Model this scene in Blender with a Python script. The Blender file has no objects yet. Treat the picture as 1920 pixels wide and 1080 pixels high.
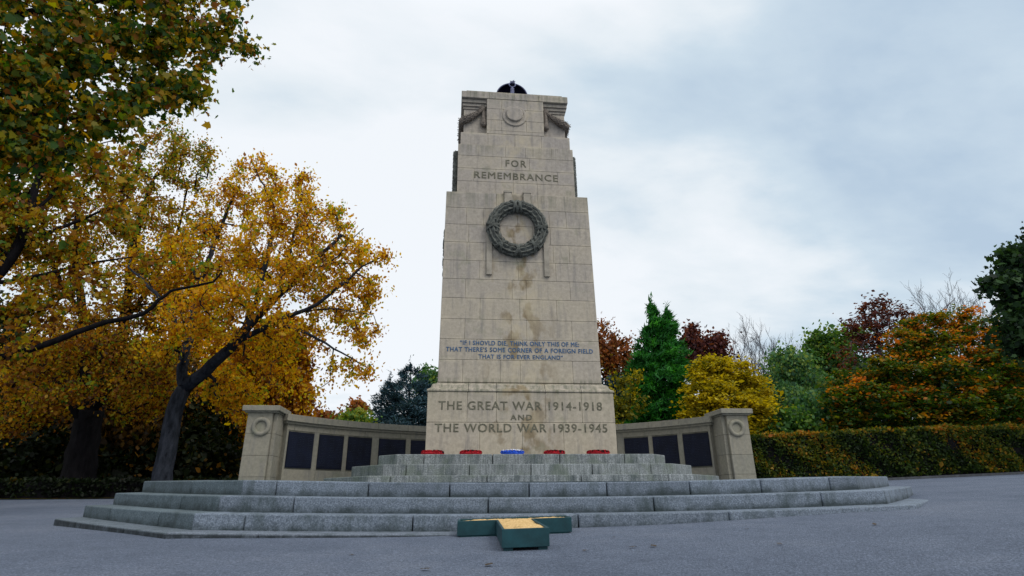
import bpy, bmesh, math, random
import numpy as np
from mathutils import Vector, Matrix
R_ = math.radians
SC = bpy.context.scene
COL = SC.collection

# ------------------------------------------------------------------ camera
F_PX, PITCH, YAW, ROLL = 1060.0, .3616, .1088, .0104
CAM = np.array([-1.393, -7.0, -.21])
cy, sy = math.cos(YAW), math.sin(YAW)
AX_R = np.array([cy, -sy, 0.]); F0 = np.array([sy, cy, 0.])
AX_F = F0 * math.cos(PITCH) + np.array([0, 0, math.sin(PITCH)])
AX_U = -F0 * math.sin(PITCH) + np.array([0, 0, math.cos(PITCH)])
cr, sr = math.cos(ROLL), math.sin(ROLL)
cam_d = bpy.data.cameras.new('camera'); cam = bpy.data.objects.new('camera', cam_d); COL.objects.link(cam)
cam_d.sensor_width = 36.0; cam_d.lens = 36.0 * F_PX / 1920.0
cam_d.clip_start = .05; cam_d.clip_end = 3000
# the photograph leans by ROLL: image up axis in world
rx = AX_R * cr - AX_U * sr
ux = AX_R * sr + AX_U * cr
cam.matrix_world = Matrix(((rx[0], ux[0], -AX_F[0], CAM[0]), (rx[1], ux[1], -AX_F[1], CAM[1]), (rx[2], ux[2], -AX_F[2], CAM[2]), (0, 0, 0, 1)))
SC.camera = cam

def W(x, y, Y):
    """a point of the photograph put at the depth plane Y (metres behind the platform's front edge)"""
    u, v = (x - 960) / F_PX, (540 - y) / F_PX
    d = AX_F + u * rx + v * ux
    return CAM + d * (Y - CAM[1]) / d[1]
def depth_of(P): return float((np.array(P) - CAM) @ AX_F)

# ------------------------------------------------------------------ world, sun, exposure
SUN_EL, SUN_AZ = R_(48), R_(140)      # azimuth measured clockwise from +Y: behind the camera, to the right
wd = bpy.data.worlds.new('World'); SC.world = wd; wd.use_nodes = True
nt = wd.node_tree; nt.nodes.clear()
def N(t, typ, **kw):
    n = t.nodes.new(typ)
    for k, v in kw.items():
        if k == 'inp':
            for a, b in v.items(): n.inputs[a].default_value = b
        else: setattr(n, k, v)
    return n
L = lambda t, a, b: t.links.new(a, b)
def ramp(t, fac, stops, interp='LINEAR'):
    r = N(t, 'ShaderNodeValToRGB'); r.color_ramp.interpolation = interp
    e = r.color_ramp.elements
    while len(e) < len(stops): e.new(.5)
    for el, (p, c) in zip(e, stops):
        el.position = p; el.color = (*c, 1) if len(c) == 3 else c
    if fac is not None: L(t, fac, r.inputs[0])
    return r.outputs[0]
def mixc(t, fac, a, b, mode='MIX'):
    m = N(t, 'ShaderNodeMix', data_type='RGBA', blend_type=mode)
    for sock, v in ((m.inputs[0], fac), (m.inputs[6], a), (m.inputs[7], b)):
        if hasattr(v, 'is_linked'): L(t, v, sock)
        else: sock.default_value = v if not isinstance(v, tuple) else (*v[:3], 1)
    return m.outputs[2]
def mth(t, op, a, b=None, c=None, clamp=False):
    m = N(t, 'ShaderNodeMath', operation=op); m.use_clamp = clamp
    for s, v in zip(m.inputs, (a, b, c)):
        if v is None: continue
        if hasattr(v, 'is_linked'): L(t, v, s)
        else: s.default_value = v
    return m.outputs[0]
def noise(t, vec, scale, detail=4, rough=.55, out=0, dist=0):
    n = N(t, 'ShaderNodeTexNoise', inp={'Scale': scale, 'Detail': detail, 'Roughness': rough, 'Distortion': dist})
    if vec is not None: L(t, vec, n.inputs['Vector'])
    return n.outputs[out]

sky = N(nt, 'ShaderNodeTexSky', sky_type='NISHITA'); sky.sun_disc = False
sky.sun_elevation = SUN_EL; sky.sun_rotation = SUN_AZ; sky.dust_density = 2.0
bg_sky = N(nt, 'ShaderNodeBackground', inp={'Strength': .1}); L(nt, sky.outputs[0], bg_sky.inputs[0])
tc = N(nt, 'ShaderNodeTexCoord')
sep = N(nt, 'ShaderNodeSeparateXYZ'); L(nt, tc.outputs['Generated'], sep.inputs[0])
zc = mth(nt, 'ADD', mth(nt, 'MAXIMUM', sep.outputs[2], 0.0), .22)
comb = N(nt, 'ShaderNodeCombineXYZ')
L(nt, mth(nt, 'DIVIDE', sep.outputs[0], zc), comb.inputs[0]); L(nt, mth(nt, 'DIVIDE', sep.outputs[1], zc), comb.inputs[1])
mp = N(nt, 'ShaderNodeMapping', inp={'Location': (3.1, 1.7, .4), 'Rotation': (0, 0, .5), 'Scale': (1.0, 1.5, 1.0)}); L(nt, comb.outputs[0], mp.inputs[0])
n1 = noise(nt, mp.outputs[0], .75, 7, .52, dist=.35)
n2 = noise(nt, mp.outputs[0], 2.4, 6, .55, dist=.2)
cl = mth(nt, 'ADD', mth(nt, 'MULTIPLY', n1, .72), mth(nt, 'MULTIPLY', n2, .28))
# a broad, thicker bank of cloud stands over the right of the park
bank = N(nt, 'ShaderNodeVectorMath', operation='DOT_PRODUCT'); L(nt, tc.outputs['Generated'], bank.inputs[0])
bank.inputs[1].default_value = tuple(Vector((.56, .68, .47)).normalized())
bk = N(nt, 'ShaderNodeMapRange', inp={'From Min': .84, 'From Max': .995, 'To Min': 0., 'To Max': .15}); bk.interpolation_type = 'SMOOTHSTEP'
L(nt, bank.outputs['Value'], bk.inputs[0])
cl = mth(nt, 'SUBTRACT', cl, bk.outputs[0])
cloud_col = ramp(nt, cl, [(.24, (.50, .63, .77)), (.35, (.65, .77, .87)), (.43, (.84, .91, .965)), (.50, (.945, .985, 1.03))])
# an overcast dome is brighter overhead than at the horizon
ov = N(nt, 'ShaderNodeMapRange', inp={'From Min': .72, 'From Max': 1., 'To Min': 1., 'To Max': 1.35}); L(nt, sep.outputs[2], ov.inputs[0])
bg_cl = N(nt, 'ShaderNodeBackground'); L(nt, cloud_col, bg_cl.inputs[0]); L(nt, ov.outputs[0], bg_cl.inputs[1])
mx = N(nt, 'ShaderNodeMixShader', inp={0: .93}); L(nt, bg_sky.outputs[0], mx.inputs[1]); L(nt, bg_cl.outputs[0], mx.inputs[2])
wo = N(nt, 'ShaderNodeOutputWorld'); L(nt, mx.outputs[0], wo.inputs[0])

sd = bpy.data.lights.new('sun', 'SUN'); sun = bpy.data.objects.new('sun', sd); COL.objects.link(sun)
sd.energy = 1.4; sd.angle = R_(22); sd.color = (1., .95, .88)
sdir = Vector((math.sin(SUN_AZ) * math.cos(SUN_EL), math.cos(SUN_AZ) * math.cos(SUN_EL), math.sin(SUN_EL)))
sun.rotation_euler = sdir.to_track_quat('Z', 'Y').to_euler()
SC.view_settings.view_transform = 'Standard'; SC.view_settings.look = 'None'
SC.view_settings.exposure = 0.0; SC.view_settings.gamma = 1.0
SC.render.engine = 'CYCLES'
SC.cycles.max_bounces = 6; SC.cycles.diffuse_bounces = 3; SC.cycles.glossy_bounces = 2; SC.cycles.transmission_bounces = 4
SC.cycles.use_denoising = True

# ------------------------------------------------------------------ mesh helpers
rng = np.random.default_rng(7)
class MB:
    """collects faces; build() links them as ONE mesh object"""
    def __init__(s): s.v = []; s.f = []; s.t = []; s.m = []; s.e = {}
    def add(s, verts, faces, tint=.5, mat=0):
        o = len(s.v); s.v += [tuple(map(float, p)) for p in verts]
        for f in faces: s.f.append(tuple(i + o for i in f)); s.t.append(tint); s.m.append(mat)
    def box(s, x0, x1, y0, y1, z0, z1, tint=.5, mat=0):
        s.hexa([(x0, y0, z0), (x1, y0, z0), (x1, y1, z0), (x0, y1, z0)], [(x0, y0, z1), (x1, y0, z1), (x1, y1, z1), (x0, y1, z1)], tint, mat)
    def hexa(s, lo, hi, tint=.5, mat=0):
        n = len(lo)
        s.add(list(lo) + list(hi), [tuple(reversed(range(n))), tuple(range(n, 2 * n))] + [(i, (i + 1) % n, n + (i + 1) % n, n + i) for i in range(n)], tint, mat)
    def block(s, lo, hi, tint=.5, mat=0, rim=.07):
        """a squared stone whose front face carries an inner outline, so that its worn margin can differ"""
        o = len(s.v); s.hexa(lo, hi, tint, mat); P = [np.array(p) for p in (lo[0], lo[1], hi[1], hi[0])]; c = sum(P) / 4
        k = [s.f.index(f, len(s.f) - 6) for f in s.f[-6:] if set(f) == {o, o + 1, o + 5, o + 4}][0]; del s.f[k], s.t[k], s.m[k]
        q = []
        for p in P:
            d = c - p; q.append(p + np.array([np.sign(d[0]) * min(rim, abs(d[0]) * .8), d[1] * min(1, rim / max(abs(d[2]), 1e-6)), np.sign(d[2]) * min(rim, abs(d[2]) * .8)]))
        n = len(s.v); s.v += [tuple(map(float, p)) for p in q]; out = (o, o + 1, o + 5, o + 4)
        for i in range(4): s.f.append((out[i], out[(i + 1) % 4], n + (i + 1) % 4, n + i)); s.t.append(tint); s.m.append(mat)
        s.f.append((n, n + 1, n + 2, n + 3)); s.t.append(tint); s.m.append(mat)
        for i in out: s.e[i] = 1.
    def loft(s, rings, tint=.5, mat=0, cap=True, closed=True):
        n = len(rings[0]); vs = [p for r in rings for p in r]; fs = []
        for k in range(len(rings) - 1):
            for i in range(n if closed else n - 1):
                j = (i + 1) % n; fs.append((k * n + i, k * n + j, (k + 1) * n + j, (k + 1) * n + i))
        if cap: fs += [tuple(reversed(range(n))), tuple(range((len(rings) - 1) * n, len(rings) * n))]
        s.add(vs, fs, tint, mat)
    def lathe(s, prof, c=(0, 0, 0), axis='Z', n=24, tint=.5, mat=0, cap=True):
        rings = []
        for r, h in prof:
            ring = []
            for i in range(n):
                a = 2 * math.pi * i / n; p = (r * math.cos(a), r * math.sin(a), h)
                if axis == 'Y': p = (p[0], -p[2], p[1])
                ring.append((p[0] + c[0], p[1] + c[1], p[2] + c[2]))
            rings.append(ring)
        s.loft(rings, tint, mat, cap)
    def tube(s, pts, rad, n=10, tint=.5, mat=0, cap=True):
        pts = [Vector(p) for p in pts]; rings = []
        if not hasattr(rad, '__len__'): rad = [rad] * len(pts)
        up = Vector((0, 0, 1))
        for i, p in enumerate(pts):
            d = (pts[min(i + 1, len(pts) - 1)] - pts[max(i - 1, 0)]).normalized()
            a = d.cross(up) if abs(d.dot(up)) < .95 else d.cross(Vector((1, 0, 0)))
            a.normalize(); b = d.cross(a)
            rings.append([tuple(p + a * (rad[i] * math.cos(2 * math.pi * k / n)) + b * (rad[i] * math.sin(2 * math.pi * k / n))) for k in range(n)])
        s.loft(rings, tint, mat, cap)
    def torus(s, M, R, r, n=40, k=12, tint=.5, mat=0, wob=None):
        vs = []; fs = []
        for i in range(n):
            a = 2 * math.pi * i / n
            for j in range(k):
                b = 2 * math.pi * j / k; rr = r * (1 if wob is None else wob(i, j))
                vs.append(M @ Vector(((R + rr * math.cos(b)) * math.cos(a), (R + rr * math.cos(b)) * math.sin(a), rr * math.sin(b))))
                fs.append((i * k + j, ((i + 1) % n) * k + j, ((i + 1) % n) * k + (j + 1) % k, i * k + (j + 1) % k))
        s.add(vs, fs, tint, mat)
    def build(s, name, mats, parent=None, smooth=False, bevel=0, loc=None):
        me = bpy.data.meshes.new(name); off = np.array(loc if loc is not None else (0, 0, 0), float)
        v = np.array(s.v, float) - off
        me.from_pydata(v.tolist(), [], s.f)
        bm = bmesh.new(); bm.from_mesh(me); bmesh.ops.recalc_face_normals(bm, faces=bm.faces); bm.to_mesh(me); bm.free()
        for m in (mats if isinstance(mats, (list, tuple)) else [mats]): me.materials.append(m)
        me.polygons.foreach_set('material_index', s.m)
        a = me.attributes.new('tint', 'FLOAT', 'FACE'); a.data.foreach_set('value', s.t)
        if smooth: me.polygons.foreach_set('use_smooth', [True] * len(s.f))
        if s.e:
            ev = np.zeros(len(s.v), np.float32); ev[list(s.e)] = 1.; me.attributes.new('margin', 'FLOAT', 'POINT').data.foreach_set('value', ev)
        me.update()
        o = bpy.data.objects.new(name, me); COL.objects.link(o)
        if loc is not None: o.location = loc
        if parent is not None: adopt(o, parent)
        if bevel:
            b = o.modifiers.new('bevel', 'BEVEL'); b.width = bevel; b.segments = 2; b.limit_method = 'ANGLE'; b.angle_limit = R_(40)
        return o
def world_of(o):
    return o.matrix_basis.copy() if o.parent is None else world_of(o.parent) @ o.matrix_parent_inverse @ o.matrix_basis
def adopt(o, parent):
    o.parent = parent
    o.matrix_parent_inverse = world_of(parent).inverted()
def thing(name, label, cat, loc=(0, 0, 0), group=None, kind=None):
    o = bpy.data.objects.new(name, None); COL.objects.link(o); o.location = loc; o.empty_display_size = .3
    return tag(o, label, cat, group, kind)
def tag(o, label=None, cat=None, group=None, kind=None):
    for k, v in (('label', label), ('category', cat), ('group', group), ('kind', kind)):
        if v: o[k] = v
    return o

# ------------------------------------------------------------------ terrain height
_cp = np.array([(-4.06, -.85, -.504), (-6.5, 1.67, -.441), (-1.6, -.85, -.523), (0, -.57, -.475), (.85, -.57, -.458), (2.53, -.57, -.385), (3.44, -.57, -.348),
    (4.45, 0, -.312), (5.95, 1.88, -.165), (12, 10.5, .28), (17, 10.5, .46), (-14, 14, 0), (-20, 14, .02), (-.75, -2.4, -.56), (-1.4, -7, -.66), (-8, -3, -.6), (6, -4, -.3), (12, 0, .05),
    (-14, 4, -.4), (0, 14, .1), (0, 30, .6), (-25, 25, .4), (25, 25, 1.), (-12, -12, -.75), (12, -12, -.3), (40, 40, 1.6), (-45, 40, .8), (0, 60, 1.4), (40, 0, .6), (-45, 0, -.4), (0, -40, -1), (-40, -40, -1.2), (40, -40, 0)])
def _tps(r): return np.where(r > 1e-9, r * r * np.log(r + 1e-12), 0)
_n = len(_cp); _K = _tps(np.linalg.norm(_cp[:, None, :2] - _cp[None, :, :2], axis=2)); _P = np.c_[np.ones(_n), _cp[:, :2]]
_A = np.zeros((_n + 3, _n + 3)); _A[:_n, :_n] = _K; _A[:_n, _n:] = _P; _A[_n:, :_n] = _P.T
_w = np.linalg.solve(_A, np.r_[_cp[:, 2], 0, 0, 0])
def ground_z(x, y):
    x = np.asarray(x, float); y = np.asarray(y, float)
    r = np.hypot(x, y); k = np.minimum(1, 55 / np.maximum(r, 1e-6)); X, Y = x * k, y * k
    d = np.hypot(X[..., None] - _cp[:, 0], Y[..., None] - _cp[:, 1])
    return _tps(d) @ _w[:_n] + _w[_n] + _w[_n + 1] * X + _w[_n + 2] * Y

# ------------------------------------------------------------------ materials
def new_mat(name):
    m = bpy.data.materials.new(name); m.use_nodes = True; t = m.node_tree
    return m, t, t.nodes['Principled BSDF']
def pos_of(t): return N(t, 'ShaderNodeTexCoord').outputs['Object']
def wpos_of(t): return N(t, 'ShaderNodeNewGeometry').outputs['Position']
def tint_of(t): return N(t, 'ShaderNodeAttribute', attribute_name='tint').outputs['Fac']
def bump(t, b, h, strength=.3, dist=.01):
    n = N(t, 'ShaderNodeBump', inp={'Strength': strength, 'Distance': dist}); L(t, h, n.inputs['Height']); L(t, n.outputs[0], b.inputs['Normal'])
def scl(t, v, s):
    m = N(t, 'ShaderNodeMapping', inp={'Scale': s}); L(t, v, m.inputs[0]); return m.outputs[0]

def mat_stone(name, pale=(.45, .395, .30), grey=(.355, .322, .288), stains=True):
    m, t, b = new_mat(name); p = wpos_of(t); sp = N(t, 'ShaderNodeSeparateXYZ'); L(t, p, sp.inputs[0])
    ti = tint_of(t)
    zf = N(t, 'ShaderNodeMapRange', inp={'From Min': 1., 'From Max': 7.5, 'To Min': -.16, 'To Max': .34}); L(t, sp.outputs[2], zf.inputs[0])
    big = noise(t, p, .9, 5, .6)
    f = mth(t, 'ADD', mth(t, 'ADD', mth(t, 'MULTIPLY', big, .9), zf.outputs[0]), mth(t, 'MULTIPLY', ti, .36))
    f = mth(t, 'SUBTRACT', f, .14, clamp=True)
    c = mixc(t, f, pale, grey)
    fine = noise(t, p, 14, 6, .7); c = mixc(t, .55, c, ramp(t, fine, [(.3, (.62, .62, .62)), (.7, (1.25, 1.25, 1.25))]), 'MULTIPLY')
    # run-off streaks and sooty drips: long in z
    st = noise(t, scl(t, p, (5, 5, .55)), 1.6, 5, .62)
    c = mixc(t, ramp(t, st, [(.52, (0, 0, 0)), (.70, (.55, .55, .55))]), c, (.17, .165, .165))
    if stains:
        lz = ramp(t, mth(t, 'DIVIDE', sp.outputs[2], 10.), [(.10, (0, 0, 0)), (.175, (.25, .25, .25)), (.183, (1, 1, 1)), (.205, (.9, .9, .9)), (.215, (0, 0, 0)), (.575, (0, 0, 0)), (.640, (.8, .8, .8)), (.642, (0, 0, 0)), (.74, (0, 0, 0)), (.785, (.7, .7, .7)), (.787, (0, 0, 0)), (.90, (0, 0, 0)), (.945, (.9, .9, .9))])
        dr = noise(t, scl(t, p, (7, 7, .35)), 1.5, 5, .7)
        c = mixc(t, mth(t, 'MULTIPLY', ramp(t, dr, [(.42, (0, 0, 0)), (.62, (.8, .8, .8))]), lz), c, (.13, .14, .10))
        # iron-brown patches on the middle of the front
        xm = ramp(t, mth(t, 'ABSOLUTE', sp.outputs[0]), [(.15, (1, 1, 1)), (.85, (0, 0, 0))])
        bs = noise(t, scl(t, p, (1, 1, .62)), 3.1, 4, .5)
        bf = mth(t, 'MULTIPLY', ramp(t, bs, [(.535, (0, 0, 0)), (.61, (.75, .75, .75))]), xm)
        zm = ramp(t, mth(t, 'DIVIDE', sp.outputs[2], 10.), [(.59, (1, 1, 1)), (.66, (0, 0, 0))])
        c = mixc(t, mth(t, 'MULTIPLY', bf, zm), c, (.165, .118, .055))
        mg = N(t, 'ShaderNodeAttribute', attribute_name='margin').outputs['Fac']
        mf = mth(t, 'MULTIPLY', mth(t, 'POWER', mg, .8), ramp(t, noise(t, p, 2.6, 5, .6), [(.46, (0, 0, 0)), (.62, (.62, .62, .62))]))
        c = mixc(t, mf, c, (.51, .455, .35))
        ch = noise(t, scl(t, p, (1.2, 1.2, .8)), 2.0, 4, .6)
        c = mixc(t, mth(t, 'MULTIPLY', ramp(t, ch, [(.5, (0, 0, 0)), (.66, (.6, .6, .6))]), xm), c, (.50, .43, .30))
    gm = noise(t, p, 2.2, 5, .65)
    c = mixc(t, ramp(t, gm, [(.58, (0, 0, 0)), (.74, (.5, .5, .5))]), c, (.17, .19, .12))
    L(t, c, b.inputs['Base Color']); b.inputs['Roughness'].default_value = .92; b.inputs['Specular IOR Level'].default_value = .2
    bump(t, b, mth(t, 'ADD', mth(t, 'MULTIPLY', noise(t, p, 55, 4, .7), .6), mth(t, 'MULTIPLY', noise(t, p, 7, 3), .6)), .35, .012)
    return m

def mat_granite(name, base=(.150, .185, .232), tool=0., foot=False, riser_dark=0.):
    m, t, b = new_mat(name); p = wpos_of(t); ti = tint_of(t); sp = N(t, 'ShaderNodeSeparateXYZ'); L(t, p, sp.inputs[0])
    c = mixc(t, ti, tuple(x * .86 for x in base), tuple(x * 1.14 for x in base))
    s1 = noise(t, p, 60, 3, .75); c = mixc(t, .62, c, ramp(t, s1, [(.33, (.25, .27, .30)), (.5, (.95, .95, .95)), (.68, (2.0, 1.9, 1.85))]), 'MULTIPLY')
    s2 = noise(t, p, 17, 2, .6); c = mixc(t, ramp(t, s2, [(.6, (0, 0, 0)), (.7, (.4, .4, .4))]), c, (.10, .125, .13))
    st = noise(t, scl(t, p, (2.2, 2.2, .8)), 2.2, 6, .65)
    c = mixc(t, ramp(t, st, [(.50, (0, 0, 0)), (.68, (.72, .72, .72))]), c, (.045, .065, .068))
    if foot:    # algae and dirt gather along the foot of every riser
        hz = mth(t, 'FRACT', mth(t, 'DIVIDE', mth(t, 'ADD', mth(t, 'SUBTRACT', sp.outputs[2], mth(t, 'MULTIPLY', mth(t, 'MULTIPLY', sp.outputs[0], sp.outputs[0]), .0036)), 5.13 - .01), .171))
        dn = noise(t, p, 4.5, 6, .7); dd = mth(t, 'ADD', mth(t, 'MULTIPLY', hz, -1.0), mth(t, 'MULTIPLY', dn, 1.5))
        gz = N(t, 'ShaderNodeNewGeometry'); sn = N(t, 'ShaderNodeSeparateXYZ'); L(t, gz.outputs['Normal'], sn.inputs[0])
        riser = mth(t, 'SUBTRACT', 1., mth(t, 'ABSOLUTE', sn.outputs[2]), clamp=True)
        c = mixc(t, mth(t, 'MULTIPLY', ramp(t, dd, [(.25, (0, 0, 0)), (.75, (.85, .85, .85))]), riser), c, (.022, .034, .036))
    if riser_dark:   # upright faces blotched towards near black, level tops left as they are
        gz = N(t, 'ShaderNodeNewGeometry'); sn = N(t, 'ShaderNodeSeparateXYZ'); L(t, gz.outputs['Normal'], sn.inputs[0])
        riser = mth(t, 'SUBTRACT', 1., mth(t, 'MULTIPLY', mth(t, 'ABSOLUTE', sn.outputs[2]), 1.3), clamp=True)
        c = mixc(t, mth(t, 'MULTIPLY', mth(t, 'MULTIPLY', riser, ramp(t, noise(t, p, 6, 5, .7), [(.30, (.35, .35, .35)), (.55, (1, 1, 1))])), riser_dark), c, (.016, .022, .026))
    if tool:
        tl = noise(t, scl(t, p, (1, 1, .06)), 38, 3, .6)
        c = mixc(t, tool, c, ramp(t, tl, [(.38, (.5, .52, .5)), (.62, (1.3, 1.27, 1.25))]), 'MULTIPLY')
        c = mixc(t, ramp(t, noise(t, p, 3.5, 4), [(.48, (0, 0, 0)), (.66, (.55, .55, .55))]), c, (.11, .14, .10))
    L(t, c, b.inputs['Base Color']); b.inputs['Roughness'].default_value = .8; b.inputs['Specular IOR Level'].default_value = .3
    bump(t, b, s1, .5, .012)
    return m

def mat_plain(name, col, rough=.7, var=.35, scale=8, metal=0, spec=.3, bmp=.2):
    m, t, b = new_mat(name); p = wpos_of(t); n = noise(t, p, scale, 5, .65)
    c = mixc(t, 1., (*col,), ramp(t, n, [(.28, (1 - var,) * 3), (.72, (1 + var,) * 3)]), 'MULTIPLY')
    L(t, c, b.inputs['Base Color']); b.inputs['Roughness'].default_value = rough; b.inputs['Metallic'].default_value = metal; b.inputs['Specular IOR Level'].default_value = spec
    bump(t, b, noise(t, p, scale * 6, 3), bmp, .006)
    return m

def mat_asphalt():
    m, t, b = new_mat('asphalt'); p = wpos_of(t)
    big = noise(t, p, .35, 5, .6); mid = noise(t, p, 2.1, 5, .65)
    c = ramp(t, mth(t, 'ADD', mth(t, 'MULTIPLY', big, .6), mth(t, 'MULTIPLY', mid, .4)), [(.35, (.086, .110, .157)), (.5, (.113, .141, .196)), (.66, (.146, .174, .228))])
    g = noise(t, p, 70, 3, .85); c = mixc(t, .68, c, ramp(t, g, [(.34, (.25, .26, .28)), (.5, (.95, .95, .95)), (.66, (2.1, 2.0, 1.95))]), 'MULTIPLY')
    g2 = noise(t, p, 24, 4, .8); c = mixc(t, .45, c, ramp(t, g2, [(.36, (.6, .6, .62)), (.64, (1.4, 1.38, 1.36))]), 'MULTIPLY')
    v = N(t, 'ShaderNodeTexVoronoi', inp={'Scale': 75}); L(t, p, v.inputs['Vector'])
    c = mixc(t, ramp(t, v.outputs['Distance'], [(.1, (.35, .35, .35)), (.4, (0, 0, 0))]), c, (.07, .075, .09))
    fl = noise(t, p, 6, 6, .8); c = mixc(t, ramp(t, fl, [(.66, (0, 0, 0)), (.75, (.5, .5, .5))]), c, (.06, .065, .07))
    L(t, c, b.inputs['Base Color']); b.inputs['Roughness'].default_value = .85; b.inputs['Specular IOR Level'].default_value = .3
    bump(t, b, mth(t, 'ADD', g, v.outputs['Distance']), .9, .012)
    return m
def mat_lawn():
    m, t, b = new_mat('lawn'); p = wpos_of(t)
    c = ramp(t, noise(t, p, .6, 6, .7), [(.35, (.025, .045, .012)), (.6, (.05, .075, .02))])
    lf = noise(t, p, 9, 4, .8); c = mixc(t, ramp(t, lf, [(.52, (0, 0, 0)), (.6, (1, 1, 1))]), c, (.26, .12, .02))
    L(t, c, b.inputs['Base Color']); b.inputs['Roughness'].default_value = 1; b.inputs['Specular IOR Level'].default_value = 0.05
    bump(t, b, lf, .8, .03)
    return m
def mat_leaf(name, stops, trans=.45, rough=.55):
    m, t, b = new_mat(name); ti = tint_of(t); t.nodes.remove(b)
    c = ramp(t, ti, stops)
    df = N(t, 'ShaderNodeBsdfDiffuse'); tr = N(t, 'ShaderNodeBsdfTranslucent'); gl = N(t, 'ShaderNodeBsdfGlossy', inp={'Roughness': rough, 'Color': (1, 1, 1, 1)})
    L(t, c, df.inputs[0]); L(t, mixc(t, 1., c, (1.6, 1.42, .4), 'MULTIPLY'), tr.inputs[0])
    a = N(t, 'ShaderNodeMixShader', inp={0: trans}); L(t, df.outputs[0], a.inputs[1]); L(t, tr.outputs[0], a.inputs[2])
    g = N(t, 'ShaderNodeMixShader', inp={0: .012}); L(t, a.outputs[0], g.inputs[1]); L(t, gl.outputs[0], g.inputs[2])
    L(t, g.outputs[0], t.nodes['Material Output'].inputs[0])
    return m
def mat_bark(name, a, b_, scale=5):
    m, t, b = new_mat(name); p = wpos_of(t); n = noise(t, scl(t, p, (1, 1, .35)), scale, 6, .7)
    L(t, ramp(t, n, [(.35, a), (.65, b_)]), b.inputs['Base Color']); b.inputs['Roughness'].default_value = .95; b.inputs['Specular IOR Level'].default_value = .1
    bump(t, b, n, .8, .04)
    return m

M = {}
M['stone'] = mat_stone('sandstone')
M['wall'] = mat_stone('wall_sandstone', (.31, .285, .225), (.21, .215, .185), stains=False)
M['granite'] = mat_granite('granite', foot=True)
M['mossy'] = mat_granite('algae_stained_granite', (.098, .132, .152), foot=True)  # for left-hand faces: dimness from the trees painted in, with algae green
M['kerbstone'] = mat_granite('kerb_granite', (.16, .19, .235), riser_dark=.9); M['kerbstone_mossy'] = mat_granite('algae_stained_kerb_granite', (.12, .15, .18), riser_dark=.97)  # second one for left faces, tree shade painted into its colour
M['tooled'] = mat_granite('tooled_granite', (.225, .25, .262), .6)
M['mossy_tooled'] = mat_granite('algae_stained_tooled_granite', (.145, .172, .172), .6)  # left faces of the upper steps, shade again put into the colour
M['asphalt'] = mat_asphalt(); M['lawn'] = mat_lawn()
M['carved'] = mat_plain('weathered_carving', (.105, .112, .10), .75, .6, 9)
M['swag'] = mat_plain('brown_carving', (.165, .14, .118), .8, .55, 14)
M['strap'] = mat_plain('pale_stone', (.32, .29, .24), .9, .25, 6)
M['mortar'] = mat_plain('mortar', (.15, .145, .115), .95, .4, 6)
M['letter'] = mat_plain('grimy_letter', (.135, .13, .095), .9, .5, 20)  # groove shade and dirt of the carving put into one dark colour
M['lead'] = mat_plain('blue_grey_lead', (.055, .115, .215), .6, .5, 18)
M['bronze'] = mat_plain('dark_bronze', (.007, .008, .022), .75, .4, 6, 0, .1)  # shade of the bowl's hollow put into the near-black colour
M['bronze_lit'] = mat_plain('worn_bronze', (.10, .11, .20), .5, .4, 14, .2, .4)  # paler copy for rim, ring and tassel, light put into the colour
M['panel'] = mat_plain('bronze_panel', (.005, .008, .022), .5, .5, 3, 0, .25)
M['relief'] = mat_plain('panel_lettering', (.010, .015, .034), .4, .3, 9)
M['paint'] = mat_plain('dark_green_paint', (.008, .048, .060), .6, .3, 7)
M['paint_worn'] = mat_plain('worn_green_paint', (.02, .095, .105), .7, .4, 9)
M['red'] = mat_plain('poppy_red', (.40, .008, .018), .75, .45, 25)
M['black'] = mat_plain('poppy_black', (.008, .004, .006), .8, .3, 20)
M['blue'] = mat_plain('petal_blue', (.02, .10, .62), .7, .35, 25)
M['white'] = mat_plain('petal_white', (.82, .84, .88), .7, .12, 25)
M['deadleaf'] = mat_plain('dead_leaf', (.05, .035, .02), .8, .4, 20)
M['kerb'] = mat_plain('dark_kerb', (.07, .075, .085), .9, .4, 6)
def mat_sand():
    m, t, b = new_mat('sand'); p = wpos_of(t)
    c = ramp(t, noise(t, p, 40, 4, .8), [(.3, (.42, .25, .08)), (.5, (.64, .42, .17)), (.7, (.80, .57, .29))])
    c = mixc(t, ramp(t, noise(t, p, 12, 3), [(.62, (0, 0, 0)), (.70, (.7, .7, .7))]), c, (.28, .18, .05))
    L(t, c, b.inputs['Base Color']); b.inputs['Roughness'].default_value = 1
    bump(t, b, noise(t, p, 60, 3), .7, .01)
    return m
M['sand'] = mat_sand()
M['bark'] = mat_bark('plane_bark', (.007, .009, .013), (.036, .042, .056), 6)
M['bark_dark'] = mat_bark('dark_bark', (.003, .003, .004), (.011, .010, .012), 7)  # near black: shade under the trees put into the bark colour
M['bark_twig'] = mat_bark('grey_twigs', (.035, .032, .042), (.075, .068, .080), 7)
M['bark_pale'] = mat_bark('pale_twigs', (.07, .055, .06), (.15, .12, .13), 7)

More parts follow.
